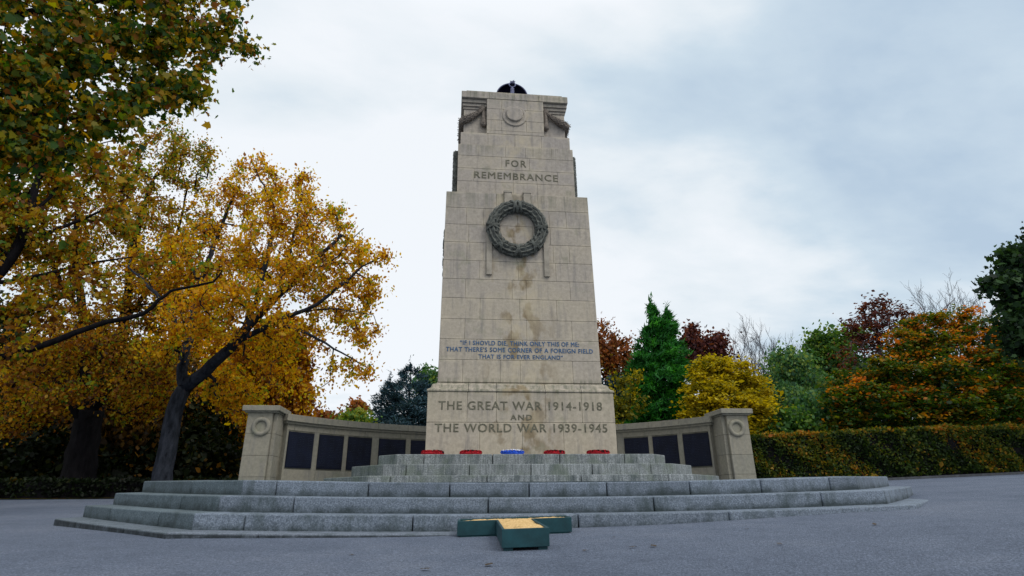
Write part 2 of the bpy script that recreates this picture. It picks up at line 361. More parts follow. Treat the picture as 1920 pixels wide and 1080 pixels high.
# ------------------------------------------------------------------ ground
def grid(name, x0, x1, y0, y1, nx, ny, dz, mat, cx=0, cy_=0, power=2.6, keep=None):
    def axis(a, b, c, n):
        s = np.linspace(-1, 1, n); g = np.sign(s) * np.abs(s) ** power
        return np.where(g < 0, c + g * (c - a), c + g * (b - c))
    X, Y = np.meshgrid(axis(x0, x1, cx, nx), axis(y0, y1, cy_, ny)); Z = ground_z(X, Y) + dz
    b = MB(); b.v = list(map(tuple, np.c_[X.ravel(), Y.ravel(), Z.ravel()]))
    for j in range(ny - 1):
        for i in range(nx - 1):
            q = (j * nx + i, j * nx + i + 1, (j + 1) * nx + i + 1, (j + 1) * nx + i)
            if keep is None or keep(X[j, i], Y[j, i]): b.f.append(q); b.t.append(.5); b.m.append(0)
    return b.build(name, mat, smooth=True)
tag(grid('ground', -900, 900, -900, 900, 150, 150, 0, M['asphalt'], power=3.2), 'worn blue grey tarmac sloping gently up to the right', 'ground', kind='structure')
def strip_sheet(name, outline, dz, mat, label, cat):
    """ground sheet laid over the terrain, outline given as front line (x, y) with the far edge at y = 320"""
    b = MB(); xs = [p[0] for p in outline]; K = 26
    for x, y in outline:
        for k in range(K):
            yy = y + (320 - y) * (k / (K - 1)) ** 2.4; b.v.append((x, yy, float(ground_z(x, yy)) + dz))
    for i in range(len(outline) - 1):
        for k in range(K - 1): b.f.append((i * K + k, (i + 1) * K + k, (i + 1) * K + k + 1, i * K + k + 1)); b.t.append(.5); b.m.append(0)
    return tag(b.build(name, mat, smooth=True), label, cat, kind='structure')
xs = np.concatenate([np.linspace(-300, -40, 10), np.linspace(-36, 36, 49), np.linspace(40, 300, 10)])
strip_sheet('lawn', [(x, 14.2 if x < -8 else (14.2 + (x + 8) * .3 if x < -6 else (14.8 if x < 4 else 13.2))) for x in xs], .03, M['lawn'], 'shaded grass under the trees littered with orange leaves', 'grass')

# ------------------------------------------------------------------ stepped platform
TAN = math.tan(R_(22.5))
def crown(x): return .09 * (x / 5.) ** 2
def oct_course(mb, a, c, Yf, zt, zb, Yb, w, jf, jc, bow=True, rs=0, fall=.02, inset=0.):
    """one course of stones round the front of an octagon: front edge, two chamfers, two returns"""
    out = [(-(a + c), Yb), (-(a + c), Yf + c), (-a, Yf), (a, Yf), (a + c, Yf + c), (a + c, Yb)]
    inn = [(-(a + c - w), Yb), (-(a + c - w), Yf + c + w * TAN), (-(a - w * TAN), Yf + w), (a - w * TAN, Yf + w), (a + c - w, Yf + c + w * TAN), (a + c - w, Yb)]
    r = random.Random(rs); g = .0065
    for e in range(5):
        o0, o1, i0, i1 = out[e], out[e + 1], inn[e], inn[e + 1]
        ln = math.dist(o0, o1)
        if e == 2: ts = [0] + [(x + a) / (2 * a) for x in jf if -a < x < a] + [1]
        elif e in (1, 3): ts = [0] + list(jc if e == 3 else [1 - q for q in jc][::-1]) + [1]
        else: ts = list(np.linspace(0, 1, max(2, int(ln / 1.3) + 1)))
        for k in range(len(ts) - 1):
            t0 = ts[k] + (g / ln if k else 0); t1 = ts[k + 1] - (g / ln if k < len(ts) - 2 else 0)
            lerp = lambda p, q, t: (p[0] + (q[0] - p[0]) * t, p[1] + (q[1] - p[1]) * t)
            n = 4 if (bow and t1 - t0 > .1) else 1
            for s in range(n):
                ta, tb = t0 + (t1 - t0) * s / n, t0 + (t1 - t0) * (s + 1) / n
            tint = r.uniform(0, 1)
            rings = []
            for s in range(n + 1):
                tt = t0 + (t1 - t0) * s / n; po, pi = lerp(o0, o1, tt), lerp(i0, i1, tt)
                co, ci = (crown(po[0]), crown(po[0])) if bow else (0, 0)
                rings.append([(po[0], po[1], zb), (po[0], po[1], zt + co), (pi[0], pi[1], zt + ci + fall), (pi[0], pi[1], zb)])
            mb.loft(rings, tint, 1 if e in (0, 1) else 0)  # left return and chamfer take the stone with shade painted in
    return out
steps = thing('granite_steps', 'broad grey blue granite platform with three octagonal steps, half sunk in the sloping tarmac', 'steps', (0, 0, -.5))
A_, C_, T_, RZ, T3 = 3.70, 2.02, .286, .171, .275
jx = lambda px, py, Y: [float(W(p, py, Y)[0]) for p in px]
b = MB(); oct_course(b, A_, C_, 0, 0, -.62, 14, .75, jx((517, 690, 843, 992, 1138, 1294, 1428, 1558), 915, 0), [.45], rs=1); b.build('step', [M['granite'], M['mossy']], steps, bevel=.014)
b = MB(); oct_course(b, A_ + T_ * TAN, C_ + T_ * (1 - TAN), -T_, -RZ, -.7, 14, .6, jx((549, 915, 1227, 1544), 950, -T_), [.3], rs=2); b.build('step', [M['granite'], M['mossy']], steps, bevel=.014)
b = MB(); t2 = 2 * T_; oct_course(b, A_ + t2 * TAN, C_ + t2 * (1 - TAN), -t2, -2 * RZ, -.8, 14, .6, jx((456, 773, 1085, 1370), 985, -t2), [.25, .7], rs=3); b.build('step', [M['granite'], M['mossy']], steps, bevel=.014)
b = MB(); t2 = 2 * T_ + T3; oct_course(b, A_ + t2 * TAN, C_ + t2 * (1 - TAN), -t2, -3 * RZ, -.95, 14, .6, jx((483, 860, 1376), 1003, -t2), [.3, .75], rs=4, fall=.03); b.build('kerb', [M['kerbstone'], M['kerbstone_mossy']], steps, bevel=.014)
# paving of the platform (widens behind the steps to carry the wall)
b = MB()
poly = [(-5.1, 14), (-5.1, 2.3), (-3.4, .6), (3.4, .6), (5.1, 2.3), (5.1, 14)]
n = len(poly); b.add([(x, y, .03) for x, y in poly] + [(x, y, -.4) for x, y in poly], [tuple(range(n))] + [(i, (i + 1) % n, n + (i + 1) % n, n + i) for i in range(n)])
for s in (-1, 1):
    q = [(s * 4.95, 6.1), (s * 6.3, 6.1), (s * 7.6, 7.4), (s * 7.6, 14), (s * 4.95, 14)]
    b.hexa([(x, y, -.6) for x, y in q], [(x, y, .045) for x, y in q])
b.build('paving', M['granite'], steps)

# ------------------------------------------------------------------ war memorial
mem = thing('war_memorial', 'tall stepped sandstone cenotaph with carved stone wreath and lettering on its front', 'war memorial', (0, 5.5, .59))
UA, UC, UY, UR, UT = 2.316, .344, 3.426, .196, .427
b = MB(); oct_course(b, UA + 2 * UT * TAN, UC + 2 * UT * (1 - TAN), UY - 2 * UT, UR, -.1, 9.0, .6, jx((731, 913, 1090, 1253), 895, UY - 2 * UT), [], False, 11, .01); b.build('step', [M['tooled'], M['mossy_tooled']], mem, bevel=.012)
b = MB(); oct_course(b, UA + UT * TAN, UC + UT * (1 - TAN), UY - UT, 2 * UR, .0, 8.6, .6, jx((761, 879.5, 995.5, 1111, 1220.5), 879, UY - UT), [], False, 12, .01); b.build('step', [M['tooled'], M['mossy_tooled']], mem, bevel=.012)
b = MB(); oct_course(b, UA, UC, UY, 3 * UR, .1, 8.2, .9, jx((794.5, 923, 1049.5, 1171), 858, UY), [], False, 13, .01)
b.box(-2.0, 2.0, 4.0, 8.0, .1, 3 * UR + .008, .5); b.build('step', [M['tooled'], M['mossy_tooled']], mem, bevel=.012)

def masonry(mb, zs, joints, hw, Yf, Yb, taper=None, rs=0, gap=.0022, core=1):
    """zs: course lines top to bottom; joints: per course x positions on the front; the sides and back get half-bond joints"""
    r = random.Random(rs); dep = .34
    def put(x0, x1, y0, y1, z0, z1):
        lo = [(x0, y0, z0), (x1, y0, z0), (x1, y1, z0), (x0, y1, z0)]; hi = [(p[0], p[1], z1) for p in lo]
        if taper: lo = [taper(*p) for p in lo]; hi = [taper(*p) for p in hi]
        (mb.block if abs(y0 - Yf) < 1e-6 else mb.hexa)(lo, hi, r.uniform(0, 1), 0)
    for k in range(len(zs) - 1):
        zt, zb = zs[k] - gap / 2, zs[k + 1] + gap / 2
        xs_ = [-hw] + sorted(joints[k]) + [hw]
        for i in range(len(xs_) - 1):
            put(xs_[i] + (gap / 2 if i else 0), xs_[i + 1] - (gap / 2 if i < len(xs_) - 2 else 0), Yf, Yf + dep, zb, zt)
        ys = list(np.linspace(Yf + dep, Yb, 4)); sh = (ys[1] - ys[0]) * (.28 if k % 2 else -.18)
        ys = [ys[0], ys[1] + sh, ys[2] + sh, ys[3]]
        for i in range(3):
            for s in (-1, 1):
                x0, x1 = sorted((s * (hw - .5), s * hw)); put(x0, x1, ys[i] + gap / 2, ys[i + 1] - gap / 2, zb, zt)
        put(-hw + .5 + gap, hw - .5 - gap, Yb - .3, Yb, zb, zt)
    lo = [(-hw + .012, Yf + .012, zs[-1] + .002), (hw - .012, Yf + .012, zs[-1] + .002), (hw - .012, Yb - .012, zs[-1] + .002), (-hw + .012, Yb - .012, zs[-1] + .002)]
    hi = [(p[0], p[1], zs[0] - .012) for p in lo]
    if taper: lo = [taper(*p) for p in lo]; hi = [taper(*p) for p in hi]
    mb.hexa(lo, hi, .3, core)
b = MB(); masonry(b, [1.813, 1.227, .56], [[-1.08, -.51, .46, 1.19], [-.83, -.01, .8]], 1.85, 4.12, 7.45, rs=21)
b.build('base_block', [M['stone'], M['mortar']], mem, bevel=.012)
b = MB()
prof = [(1.85, 1.816), (1.868, 1.835), (1.862, 1.862), (1.835, 1.878), (1.80, 1.90), (1.785, 1.93), (1.775, 1.965), (1.745, 1.99), (1.70, 2.005), (1.675, 2.034)]
cuts = [-1.06, -.5, .47, 1.2]
xe = [-1] + cuts + [1]
for i in range(5):
    rings = []
    for o, z in prof:
        d = 1.85 - o; x0 = -o if i == 0 else xe[i] + .004; x1 = o if i == 4 else xe[i + 1] - .004
        rings.append([(x0, 4.12 + d, z), (x1, 4.12 + d, z), (x1, 5.7, z), (x0, 5.7, z)])
    b.loft(rings, random.uniform(.2, .8))
rings = [[(-o, 5.703, z), (o, 5.703, z), (o, 7.45 - (1.85 - o), z), (-o, 7.45 - (1.85 - o), z)] for o, z in prof]; b.loft(rings, .5)
b.build('moulding', M['stone'], mem)
ZS = [6.403, 5.992, 5.573, 5.136, 4.697, 4.265, 3.829, 3.364, 2.928, 2.495, 2.036]
JS = [[-.51, .47], [-1.19, -.8, -.02, .72, 1.12], [-1.13, -.42, .33, .73], [-1.16, -.8, -.05, .78, 1.15], [-.87, -.02, .82], [-1.17, -.16, .15, 1.12], [-.85, 0, .8], [-1.16, -.19, .14, 1.11], [-.9, .05, .82], [-1.18, -.42, -.01, 1.08]]
def tp(x, y, z):
    k = (z - 2.036) / 4.367; yc = 5.75
    return (x * (1 - .024 * k), y + .04 * k * (1 if y < yc else -1), z)
b = MB(); masonry(b, ZS, JS, 1.67, 4.27, 7.25, tp, 22); b.build('shaft', [M['stone'], M['mortar']], mem, bevel=.010)
b = MB(); masonry(b, [7.846, 7.528, 7.178, 6.827, 6.40], [[-.9, -.26, .23, .87], [-.35, .32], [-1.01, -.49, -.08, .99], [-.51, -.08, .5]], 1.395, 4.53, 7.0, rs=23)
b.build('middle_stage', [M['stone'], M['mortar']], mem, bevel=.010)
b = MB()
masonry(b, [8.215, 7.849], [[-.68, -.02, .63]], 1.342, 4.57, 6.95, rs=24)
masonry(b, [9.25, 8.958, 8.625, 8.313, 8.218], [[-.34, .3], [-.3, .25], [-.35, .27], []], .71, 4.57, 6.95, rs=25)
masonry(b, [9.25, 8.78, 8.218], [[0.], [0.]], 1.275, 4.74, 6.78, rs=26)
b.build('upper_stage', [M['stone'], M['mortar']], mem, bevel=.010)
for s in (-1, 1):
    b = MB()
    for hw, yf, z0, z1 in ((1.292, 4.715, 9.02, 9.086), (1.312, 4.675, 9.086, 9.161), (1.33, 4.63, 9.161, 9.252)): b.box(min(s * .712, s * hw), max(s * .712, s * hw), yf, 6.95 - (yf - 4.57), z0, z1, .4)
    b.build('cornice', M['stone'], mem, bevel=.006)
b = MB(); masonry(b, [9.45, 9.255], [[-.65, -.01, .6]], 1.345, 4.562, 6.96, rs=27); b.box(-1.225, 1.225, 4.66, 6.86, 9.452, 9.55, .5)
b.build('cap', [M['stone'], M['mortar']], mem, bevel=.012)
# medallion
b = MB(); c = (-.02, 4.57, 8.765)
b.lathe([(.30, -.01), (.30, .022), (.285, .03), (.24, .03), (.235, .02)], c, 'Y', 40, .4); b.lathe([(.205, .0), (.205, .062), (.19, .072), (.001, .072)], (c[0], c[1], c[2] + .03), 'Y', 40, .5)
b.build('medallion', M['stone'], mem)

# laurel wreath: tube of overlapping carved leaves bound by ribbons
def laurel_wreath(R=.548, r=.127, seed=3):
    rn = random.Random(seed); b = MB()
    b.torus(Matrix.Identity(4), R, r * .86, 56, 14, .2)
    def on(a, bb, h): rr = r * h; return Vector(((R + rr * math.cos(bb)) * math.cos(a), (R + rr * math.cos(bb)) * math.sin(a), rr * math.sin(bb)))
    for half in (-1, 1):
        for i in range(10):
            for j in range(7):
                s = (i + .5 * (j % 2)) / 10.; a = -math.pi / 2 + half * (.06 + s * (math.pi - .12)); bb = -.35 + (j / 6.) * (math.pi + .7)
                da = half * .36; w = .60 + rn.uniform(-.06, .06); h = rn.uniform(.98, 1.06); t = rn.uniform(0, 1)
                p = [on(a - da * .5, bb, h * .88), on(a - da * .15, bb - w * .5, h * .95), on(a - da * .1, bb, h * 1.2), on(a - da * .15, bb + w * .5, h * .95), on(a + da * .62, bb, h * 1.10)]
                b.add(p, [(0, 1, 2), (0, 2, 3), (1, 4, 2), (2, 4, 3)], t)
            if i % 2 == 0:
                q = on(-math.pi / 2 + half * (.1 + i / 10. * (math.pi - .2)), rn.uniform(.5, 2.4), 1.08); sphere(b, q, .024)
    for a0 in (0., math.pi, -math.pi / 2, math.pi / 2 - .1, math.pi / 2 + .1, -math.pi * .28, -math.pi * .72):
        for sgn in (-1, 1):
            for off in (-.022, .022):
                pts = [on(a0 + off + sgn * .11 * math.cos(q), q, 1.13) for q in np.linspace(-.4, math.pi + .4, 12)]
                b.tube(pts, .017, 5, .9)
    return b
def sphere(b, c, r, n=8, m=6, tint=.5, mat=0, sc=(1, 1, 1)):
    rings = []
    for i in range(1, m):
        t = math.pi * i / m; rings.append([(c[0] + sc[0] * r * math.sin(t) * math.cos(2 * math.pi * k / n), c[1] + sc[1] * r * math.sin(t) * math.sin(2 * math.pi * k / n), c[2] + sc[2] * r * math.cos(t)) for k in range(n)])
    b.loft(rings, tint, mat)
wb = laurel_wreath()
MW = Matrix.Translation((-.035, 4.235, 5.487)) @ Matrix.Rotation(R_(90), 4, 'X')
def moved(src, Mx):
    o = MB(); o.v = [tuple(Mx @ Vector(p)) for p in src.v]; o.f = list(src.f); o.t = list(src.t); o.m = list(src.m); return o
moved(wb, MW).build('laurel_wreath', M['carved'], mem)
MS = Matrix.Translation((-1.535, 5.75, 5.487)) @ Matrix.Rotation(R_(-90), 4, 'Z') @ Matrix.Rotation(R_(90), 4, 'X')
moved(wb, MS).build('laurel_wreath', M['carved'], mem)
def strap_front(x0, x1, z0, z1):
    b = MB(); y = lambda z: 4.27 + .04 * (z - 2.036) / 4.367
    b.hexa([(x0, y(z0) - .05, z0), (x1, y(z0) - .05, z0), (x1, y(z0) + .02, z0), (x0, y(z0) + .02, z0)], [(x0, y(z1) - .05, z1), (x1, y(z1) - .05, z1), (x1, y(z1) + .02, z1), (x0, y(z1) + .02, z1)], .5)
    return b
for x0, x1, z0, z1 in ((-.315, -.15, 6.05, 6.42), (.125, .285, 6.05, 6.42)):
    b = strap_front(x0, x1, z0, z1); b.box(x0 - .015, x1 + .015, 4.25, 4.55, 6.408, 6.465, .4); b.build('strap', M['strap'], mem, bevel=.008)
for x0, x1, z0, z1 in ((-.715, -.595, 4.37, 5.5), (.55, .67, 4.36, 5.5)):
    strap_front(x0, x1, z0, z1).build('strap', M['strap'], mem, bevel=.008)

# corner swags with rosette and tassel
def leafy_tube(pts, rad, seed=1, leaf=.06):
    rn = random.Random(seed); b = MB(); b.tube(pts, [x * .82 for x in rad], 12, .3)
    P = [Vector(p) for p in pts]
    for i in range(1, len(P) - 1):
        d = (P[i + 1] - P[i - 1]).normalized(); a = d.cross(Vector((0, 0, 1)) if abs(d.z) < .9 else Vector((1, 0, 0))).normalized(); c = d.cross(a)
        for k in range(8):
            q = 2 * math.pi * (k + .5 * (i % 2)) / 8 + rn.uniform(-.15, .15); o = a * math.cos(q) + c * math.sin(q); s = d.cross(o); r = rad[i]; l = leaf * rn.uniform(.8, 1.3)
            base = P[i] + o * r * .8; b.add([base - d * l * .6, base + s * l * .45 + o * r * .12, base + o * r * .30, base - s * l * .45 + o * r * .12, base + d * l + o * r * .20], [(0, 1, 2), (0, 2, 3), (1, 4, 2), (2, 4, 3)], rn.random())
    return b
for s in (-1, 1):
    pts = []; rad = []
    for k in range(22):
        u = k / 21.
        if u < .62: x = .80 + (1.31 - .80) * u / .62; y = 4.69 - .04 * math.sin(u / .62 * math.pi)
        else: x = 1.31; y = 4.69 + (u - .62) / .38 * .9
        z = 9.03 - .40 * math.sin(min(1, u / .75) * math.pi / 2) ** .8 - (.02 if u > .75 else 0)
        pts.append((s * x, y, z)); rad.append(.042 + .068 * math.sin(min(1., u / .7) * math.pi / 2) ** 1.3)
    b = leafy_tube(pts, rad, 5 + s, .036); b.build('swag', M['swag'], mem)
    b = MB(); b.lathe([(.085, -.02), (.085, .05), (.06, .075), (.001, .08)], (s * .80 - .01, 4.74, 9.06), 'Y', 18, .5)
    b.tube([(s * .785, 4.70, 9.02), (s * .785, 4.69, 8.85), (s * .78, 4.68, 8.68), (s * .78, 4.68, 8.60)], [.03, .05, .06, .075], 10, .4); sphere(b, (s * .78, 4.68, 8.56), .085, tint=.2)
    b.build('tassel', M['swag'], mem)
    # carved laurel band standing out from the side of the middle stage
    pts = [(s * 1.435, 4.78, 6.42 + k * (7.77 - 6.42) / 24) for k in range(25)]
    leafy_tube(pts, [.075] * 25, 9, .06).build('laurel_band', M['carved'], mem)

# bronze bowl on the top: an upright half dome, hollow towards the front
dome = MB(); DC = (.02, 5.45); ZD = 10.08
dome.lathe([(.47, 9.551), (.47, 9.70), (.45, 9.74)], (*DC, 0), 'Z', 36, .5)
def half_shell(r, n=14, m=10):
    rings = []
    for i in range(n + 1):
        a = math.pi * i / n; ring = [(DC[0] + r * math.cos(a), DC[1] + .0, 9.74), (DC[0] + r * math.cos(a), DC[1] + r * .8 * math.sin(a), 9.74)]
        rings.append([(DC[0] + r * math.cos(a), DC[1] - .02 + r * .8 * math.sin(a), 9.74)] + [(DC[0] + r * math.cos(a) * math.cos(e), DC[1] - .02 + r * .8 * math.sin(a) * math.cos(e), ZD + r * math.sin(e)) for e in np.linspace(0, math.pi / 2 - .001, m)])
    return rings
ro, ri = half_shell(.435), half_shell(.405)
dome.loft(ro, .5, cap=False, closed=False); dome.loft(ri, .5, cap=False, closed=False)
dm = dome.build('bronze_dome', M['bronze'], mem, smooth=True)
b = MB(); b.tube([(DC[0] - .42, DC[1] - .03, 9.74)] + [(DC[0] - .42 * math.cos(a), DC[1] - .03, ZD + .42 * math.sin(a)) for a in np.linspace(0, math.pi, 26)] + [(DC[0] + .42, DC[1] - .03, 9.74)], .017, 8)
b.build('rim', M['bronze_lit'], dm, smooth=True)
ZR = ZD + .35
b = MB(); b.torus(Matrix.Translation((DC[0] + .005, DC[1] - .07, ZR)) @ Matrix.Rotation(R_(82), 4, 'X'), .085, .017, 24, 8)
b.build('ring', M['bronze_lit'], dm, smooth=True)
b = MB(); b.tube([(DC[0], DC[1] - .07, ZR - .085), (DC[0], DC[1] - .08, ZR - .14), (DC[0], DC[1] - .08, ZR - .25), (DC[0], DC[1] - .08, 9.74)], [.02, .045, .055, .06], 10)
for k in (-1, 0, 1): b.tube([(DC[0] + k * .034, DC[1] - .12, ZR - .16), (DC[0] + k * .045, DC[1] - .145, 9.74)], .012, 6)
b.build('tassel', M['bronze_lit'], dm)
b = MB(); rn = random.Random(4)
for k in range(9):
    a = rn.uniform(0, 6.28); l = rn.uniform(.05, .11); p = Vector((DC[0] - .02 + rn.uniform(-.05, .05), DC[1] - .06, ZR + .07)); q = p + Vector((math.cos(a) * .06 + .02, rn.uniform(-.02, .02), l))
    b.tube([p, (p + q) / 2 + Vector((.012, 0, .01)), q], [.018, .016, .003], 6)
b.build('finial', M['bronze_lit'], dm)

# lettering
def text_mesh(s, x0, x1, z0, z1, yf, mat, weight=0., spacing=1.08, slope=0., name='inscription'):
    cu = bpy.data.curves.new('t', 'FONT'); cu.body = s; cu.size = 1; cu.extrude = .02;  cu.space_character = spacing; cu.space_word = 1.1; cu.resolution_u = 3
    o = bpy.data.objects.new('t', cu); COL.objects.link(o)
    dg = bpy.context.evaluated_depsgraph_get(); me = bpy.data.meshes.new_from_object(o.evaluated_get(dg))
    bpy.data.objects.remove(o); n = len(me.vertices); v = np.zeros(n * 3); me.vertices.foreach_get('co', v); v = v.reshape(-1, 3)
    mn, mxx = v.min(0), v.max(0)
    X = x0 + (v[:, 0] - mn[0]) / (mxx[0] - mn[0]) * (x1 - x0)
    hb, ht = 0., .69
    Z = z0 + (v[:, 1] - hb) / (ht - hb) * (z1 - z0)
    Yv = np.array([yf(z) for z in Z]) - .0035 * (v[:, 2] > 0)  + .01 * (v[:, 2] <= 0)
    me.vertices.foreach_set('co', np.c_[X, Yv, Z].ravel()); me.materials.clear(); me.materials.append(mat); me.name = name; me.update()
    if weight:
        v1 = np.c_[X, Yv, Z]; bm = bmesh.new(); bm.from_mesh(me)
        for dx, dz, dy in ((weight, 0, -.0012), (0, weight, -.0024), (weight, weight, -.0036)):
            g = bmesh.ops.duplicate(bm, geom=bm.verts[:n] + [f for f in bm.faces[:] if all(q.index < n for q in f.verts)]) if False else None
            tmp = me.copy(); tmp.vertices.foreach_set('co', (v1 + np.array([dx, dy, dz])).ravel()); bm.from_mesh(tmp); bpy.data.meshes.remove(tmp)
        bm.to_mesh(me); bm.free()
    o = bpy.data.objects.new(name, me); COL.objects.link(o); adopt(o, mem); return o
yb = lambda z: 4.12
ysft = lambda z: 4.27 + .04 * (z - 2.036) / 4.367
text_mesh('FOR', -.257, .232, 7.272, 7.450, lambda z: 4.53, M['letter'], .006, 1.25)
text_mesh('REMEMBRANCE', -1.0, .985, 6.918, 7.09, lambda z: 4.53, M['letter'], .006, 1.15)
text_mesh('THE GREAT WAR 1914-1918', -1.634, 1.594, 1.468, 1.629, yb, M['letter'], .006, 1.12)
text_mesh('AND', -.236, .183, 1.273, 1.375, yb, M['letter'], .006, 1.3)
text_mesh('THE WORLD WAR 1939-1945', -1.689, 1.672, 1.045, 1.202, yb, M['letter'], .006, 1.12)
text_mesh('\u201cIF I SHOVLD DIE, THINK ONLY THIS OF ME:', -1.245, 1.231, 2.806, 2.897, ysft, M['lead'], .005, 1.1)
text_mesh('THAT THERE\u2019S SOME CORNER OF A FOREIGN FIELD', -1.528, 1.518, 2.664, 2.755, ysft, M['lead'], .005, 1.1)
text_mesh('THAT IS FOR EVER ENGLAND\u201d', -.865, .878, 2.524, 2.608, ysft, M['lead'], .005, 1.1)

# ------------------------------------------------------------------ curved memorial wall with name panels
wall = thing('memorial_wall', 'low curved sandstone wall with dark name panels and a square pier at each end', 'wall', (0, 10, 0))
WC = 3.35
def arc(a0, a1, r0, r1, z0, z1, n, mb, tint=.5, mat=0):
    rings = []
    for i in range(n + 1):
        a = R_(a0 + (a1 - a0) * i / n); s_, c_ = math.sin(a), math.cos(a)
        rings.append([(r0 * s_, WC + r0 * c_, z0), (r0 * s_, WC + r0 * c_, z1), (r1 * s_, WC + r1 * c_, z1), (r1 * s_, WC + r1 * c_, z0)])
    mb.loft(rings, tint, mat)
b = MB(); rn = random.Random(8); g = .03
arc(-52.8, 52.8, 6.612, 7.0, -.2, 1.64, 60, b, .4, 1)
for z0, z1, step, off in ((-.2, .56, 8.0, 0), (1.46, 1.655, 8.8, 3)):
    a = -53 + off * 0.6
    if off: arc(-53, a - g, 6.6, 7.02, z0, z1, 3, b, rn.random())
    while a < 52.9:
        a1 = min(a + step, 53); arc(a + g, a1 - g, 6.6, 7.02, z0, z1, 5, b, rn.random()); a = a1
PAN = [(46.2, 52.5), (38.8, 44.9), (31.8, 37.7), (23.3, 30.0), (15.5, 22.0)]
ed = sorted([-53, 53] + [s * e for p in PAN for e in p for s in (-1, 1)])
for i in range(len(ed) - 1):       # stone strips between the panels, plain stone behind the cenotaph
    arc(ed[i] + g * .5, ed[i + 1] - g * .5, 6.6 if i % 2 == 0 else 6.64, 7.02, .563, 1.457, 5, b, rn.random())
b.build('wall', [M['wall'], M['mortar']], wall)
b = MB(); a = -54
while a < 54: arc(a + g, min(a + 7.7, 54) - g, 6.49, 7.12, 1.657, 1.815, 5, b, rn.random()); a += 7.7
b.build('coping', M['wall'], wall, bevel=.012)
b = MB()
arc(-53.6, 53.6, 6.55, 7.06, 1.60, 1.656, 60, b, .4); b.build('moulding', M['wall'], wall)
for s in (-1, 1):
    for a0, a1 in PAN:
        if s * (a0 + a1) / 2 > 0 and a1 < 31: continue      # hidden behind the cenotaph
        b = MB(); arc(s * a0, s * a1, 6.585, 6.65, .60, 1.425, 6, b)
        arc(s * a0 + .12 * s, s * a1 - .12 * s, 6.577, 6.60, .63, 1.395, 6, b)
        b.add([], [])
        pn = b.build('name_panel', M['panel'], wall)
        q = MB(); r2 = random.Random(int(a0 * 10 + s))
        for cidx in range(3):
            for row in range(17):
                if r2.random() < .06: continue
                c0 = s * (a0 + (a1 - a0) * (.07 + cidx * .31)); c1 = s * (a0 + (a1 - a0) * (.07 + cidx * .31 + r2.uniform(.15, .26))); zz = 1.345 - row * .041
                arc(c0, c1, 6.574, 6.58, zz - .009, zz, 2, q)
        q.build('name_lines', M['relief'], pn)
    x = lambda u, v: (min(s * u, s * v), max(s * u, s * v))
    b = MB()
    zs_ = [1.765, 1.30, .82, .36, -.1]
    for k in range(4):
        z1, z0 = zs_[k] - .0015, zs_[k + 1] + .0015
        b.box(*x(5.47, 6.02), 6.73, 7.50, z0, z1, rn.random()); b.box(*x(5.375, 5.468), 6.82, 7.50, z0, z1, rn.random())
    pier = b.build('pier', M['wall'], wall, bevel=.008)
    b = MB(); b.box(*x(5.30, 6.13), 6.62, 7.62, 1.80, 1.92, .6); b.box(*x(5.345, 6.075), 6.67, 7.56, 1.766, 1.798, .4); b.build('pier_cap', M['wall'], pier, bevel=.014)
    b = MB(); b.torus(Matrix.Translation((s * 5.69 , 6.725, 1.455)) @ Matrix.Rotation(R_(90), 4, 'X'), .165, .052, 40, 12, .3); b.build('ring_ornament', M['wall'], pier, smooth=True)

# ------------------------------------------------------------------ remembrance wreaths
WX = [float(W(p, 849, 3.72)[0]) for p in (811, 883, 961, 1040, 1122)]
def petal_ring(b, R, r, n, seed, mats_fn, z0=0):
    rn = random.Random(seed)
    for i in range(n):
        a = 2 * math.pi * i / n + rn.uniform(-.05, .05)
        for j in range(4):
            q = R_(18 + j * 45) + rn.uniform(-.2, .2); o = Vector((math.cos(a) * math.cos(q), math.sin(a) * math.cos(q), math.sin(q)))
            c = Vector((R * math.cos(a), R * math.sin(a), z0 + r * .4)) + o * r; s1 = Vector((-math.sin(a), math.cos(a), 0)); s2 = o.cross(s1); l = r * rn.uniform(.62, .9)
            ring = [c + (s1 * math.cos(k * math.pi / 3) + s2 * math.sin(k * math.pi / 3)) * l * rn.uniform(.8, 1.15) + o * rn.uniform(0, .014) for k in range(6)]
            b.add([c - o * .012] + ring, [(0, k + 1, (k + 1) % 6 + 1) for k in range(6)], rn.random(), mats_fn(a, j, rn))
POPPY = [('red poppy wreath with dark centres below the left corner of the cenotaph', 1.0, .105, (.3, 1.3)),
         ('red poppy wreath with black patches, just left of the blue one', 1.0, .10, (1.2, 2.1)),
         ('round blue wreath topped with white petals, laid below the centre of the cenotaph', 1.05, .10, None),
         ('smallest round red poppy wreath, lying just right of the blue and white wreath', .95, .095, (1.4, 2.0)),
         ('pinkish red poppy wreath below the right corner of the cenotaph', 1.05, .10, (1.5, 1.7))]
for x, (lab, k, h, dk) in zip(WX, POPPY):
    t = thing('memorial_wreath', lab, 'wreath', (x, 3.74, 3 * UR + .008), 'wreaths laid on the top step')
    b = MB(); seed = int(x * 100) + 900
    b.torus(Matrix.Translation((0, 0, .02)), .17 * k, .032, 30, 8, .5)
    if dk is None: petal_ring(b, .17 * k, .032, 28, seed, lambda a, j, rn: 1 if (j >= 1 and j <= 2 and rn.random() < .95) else 0, .028); mats = [M['blue'], M['white']]
    else: petal_ring(b, .17 * k, .030, 26, seed, lambda a, j, rn: 1 if (j < 3 and rn.random() < .12) else 0, .022); mats = [M['red'], M['black']]
    o = b.build('petals', mats); o.parent = t
    if dk is not None:
        b = MB(); rn = random.Random(seed)
        for q in range(3): sphere(b, (.155 * k * math.cos(-dk[0] * 1.2 - q * .5) , -.155 * k * abs(math.sin(-dk[0] * 1.2 - q * .5)), .062), .028, 8, 6, sc=(1.2, 1, .8))
        o = b.build('poppy_centres', M['black']); o.parent = t

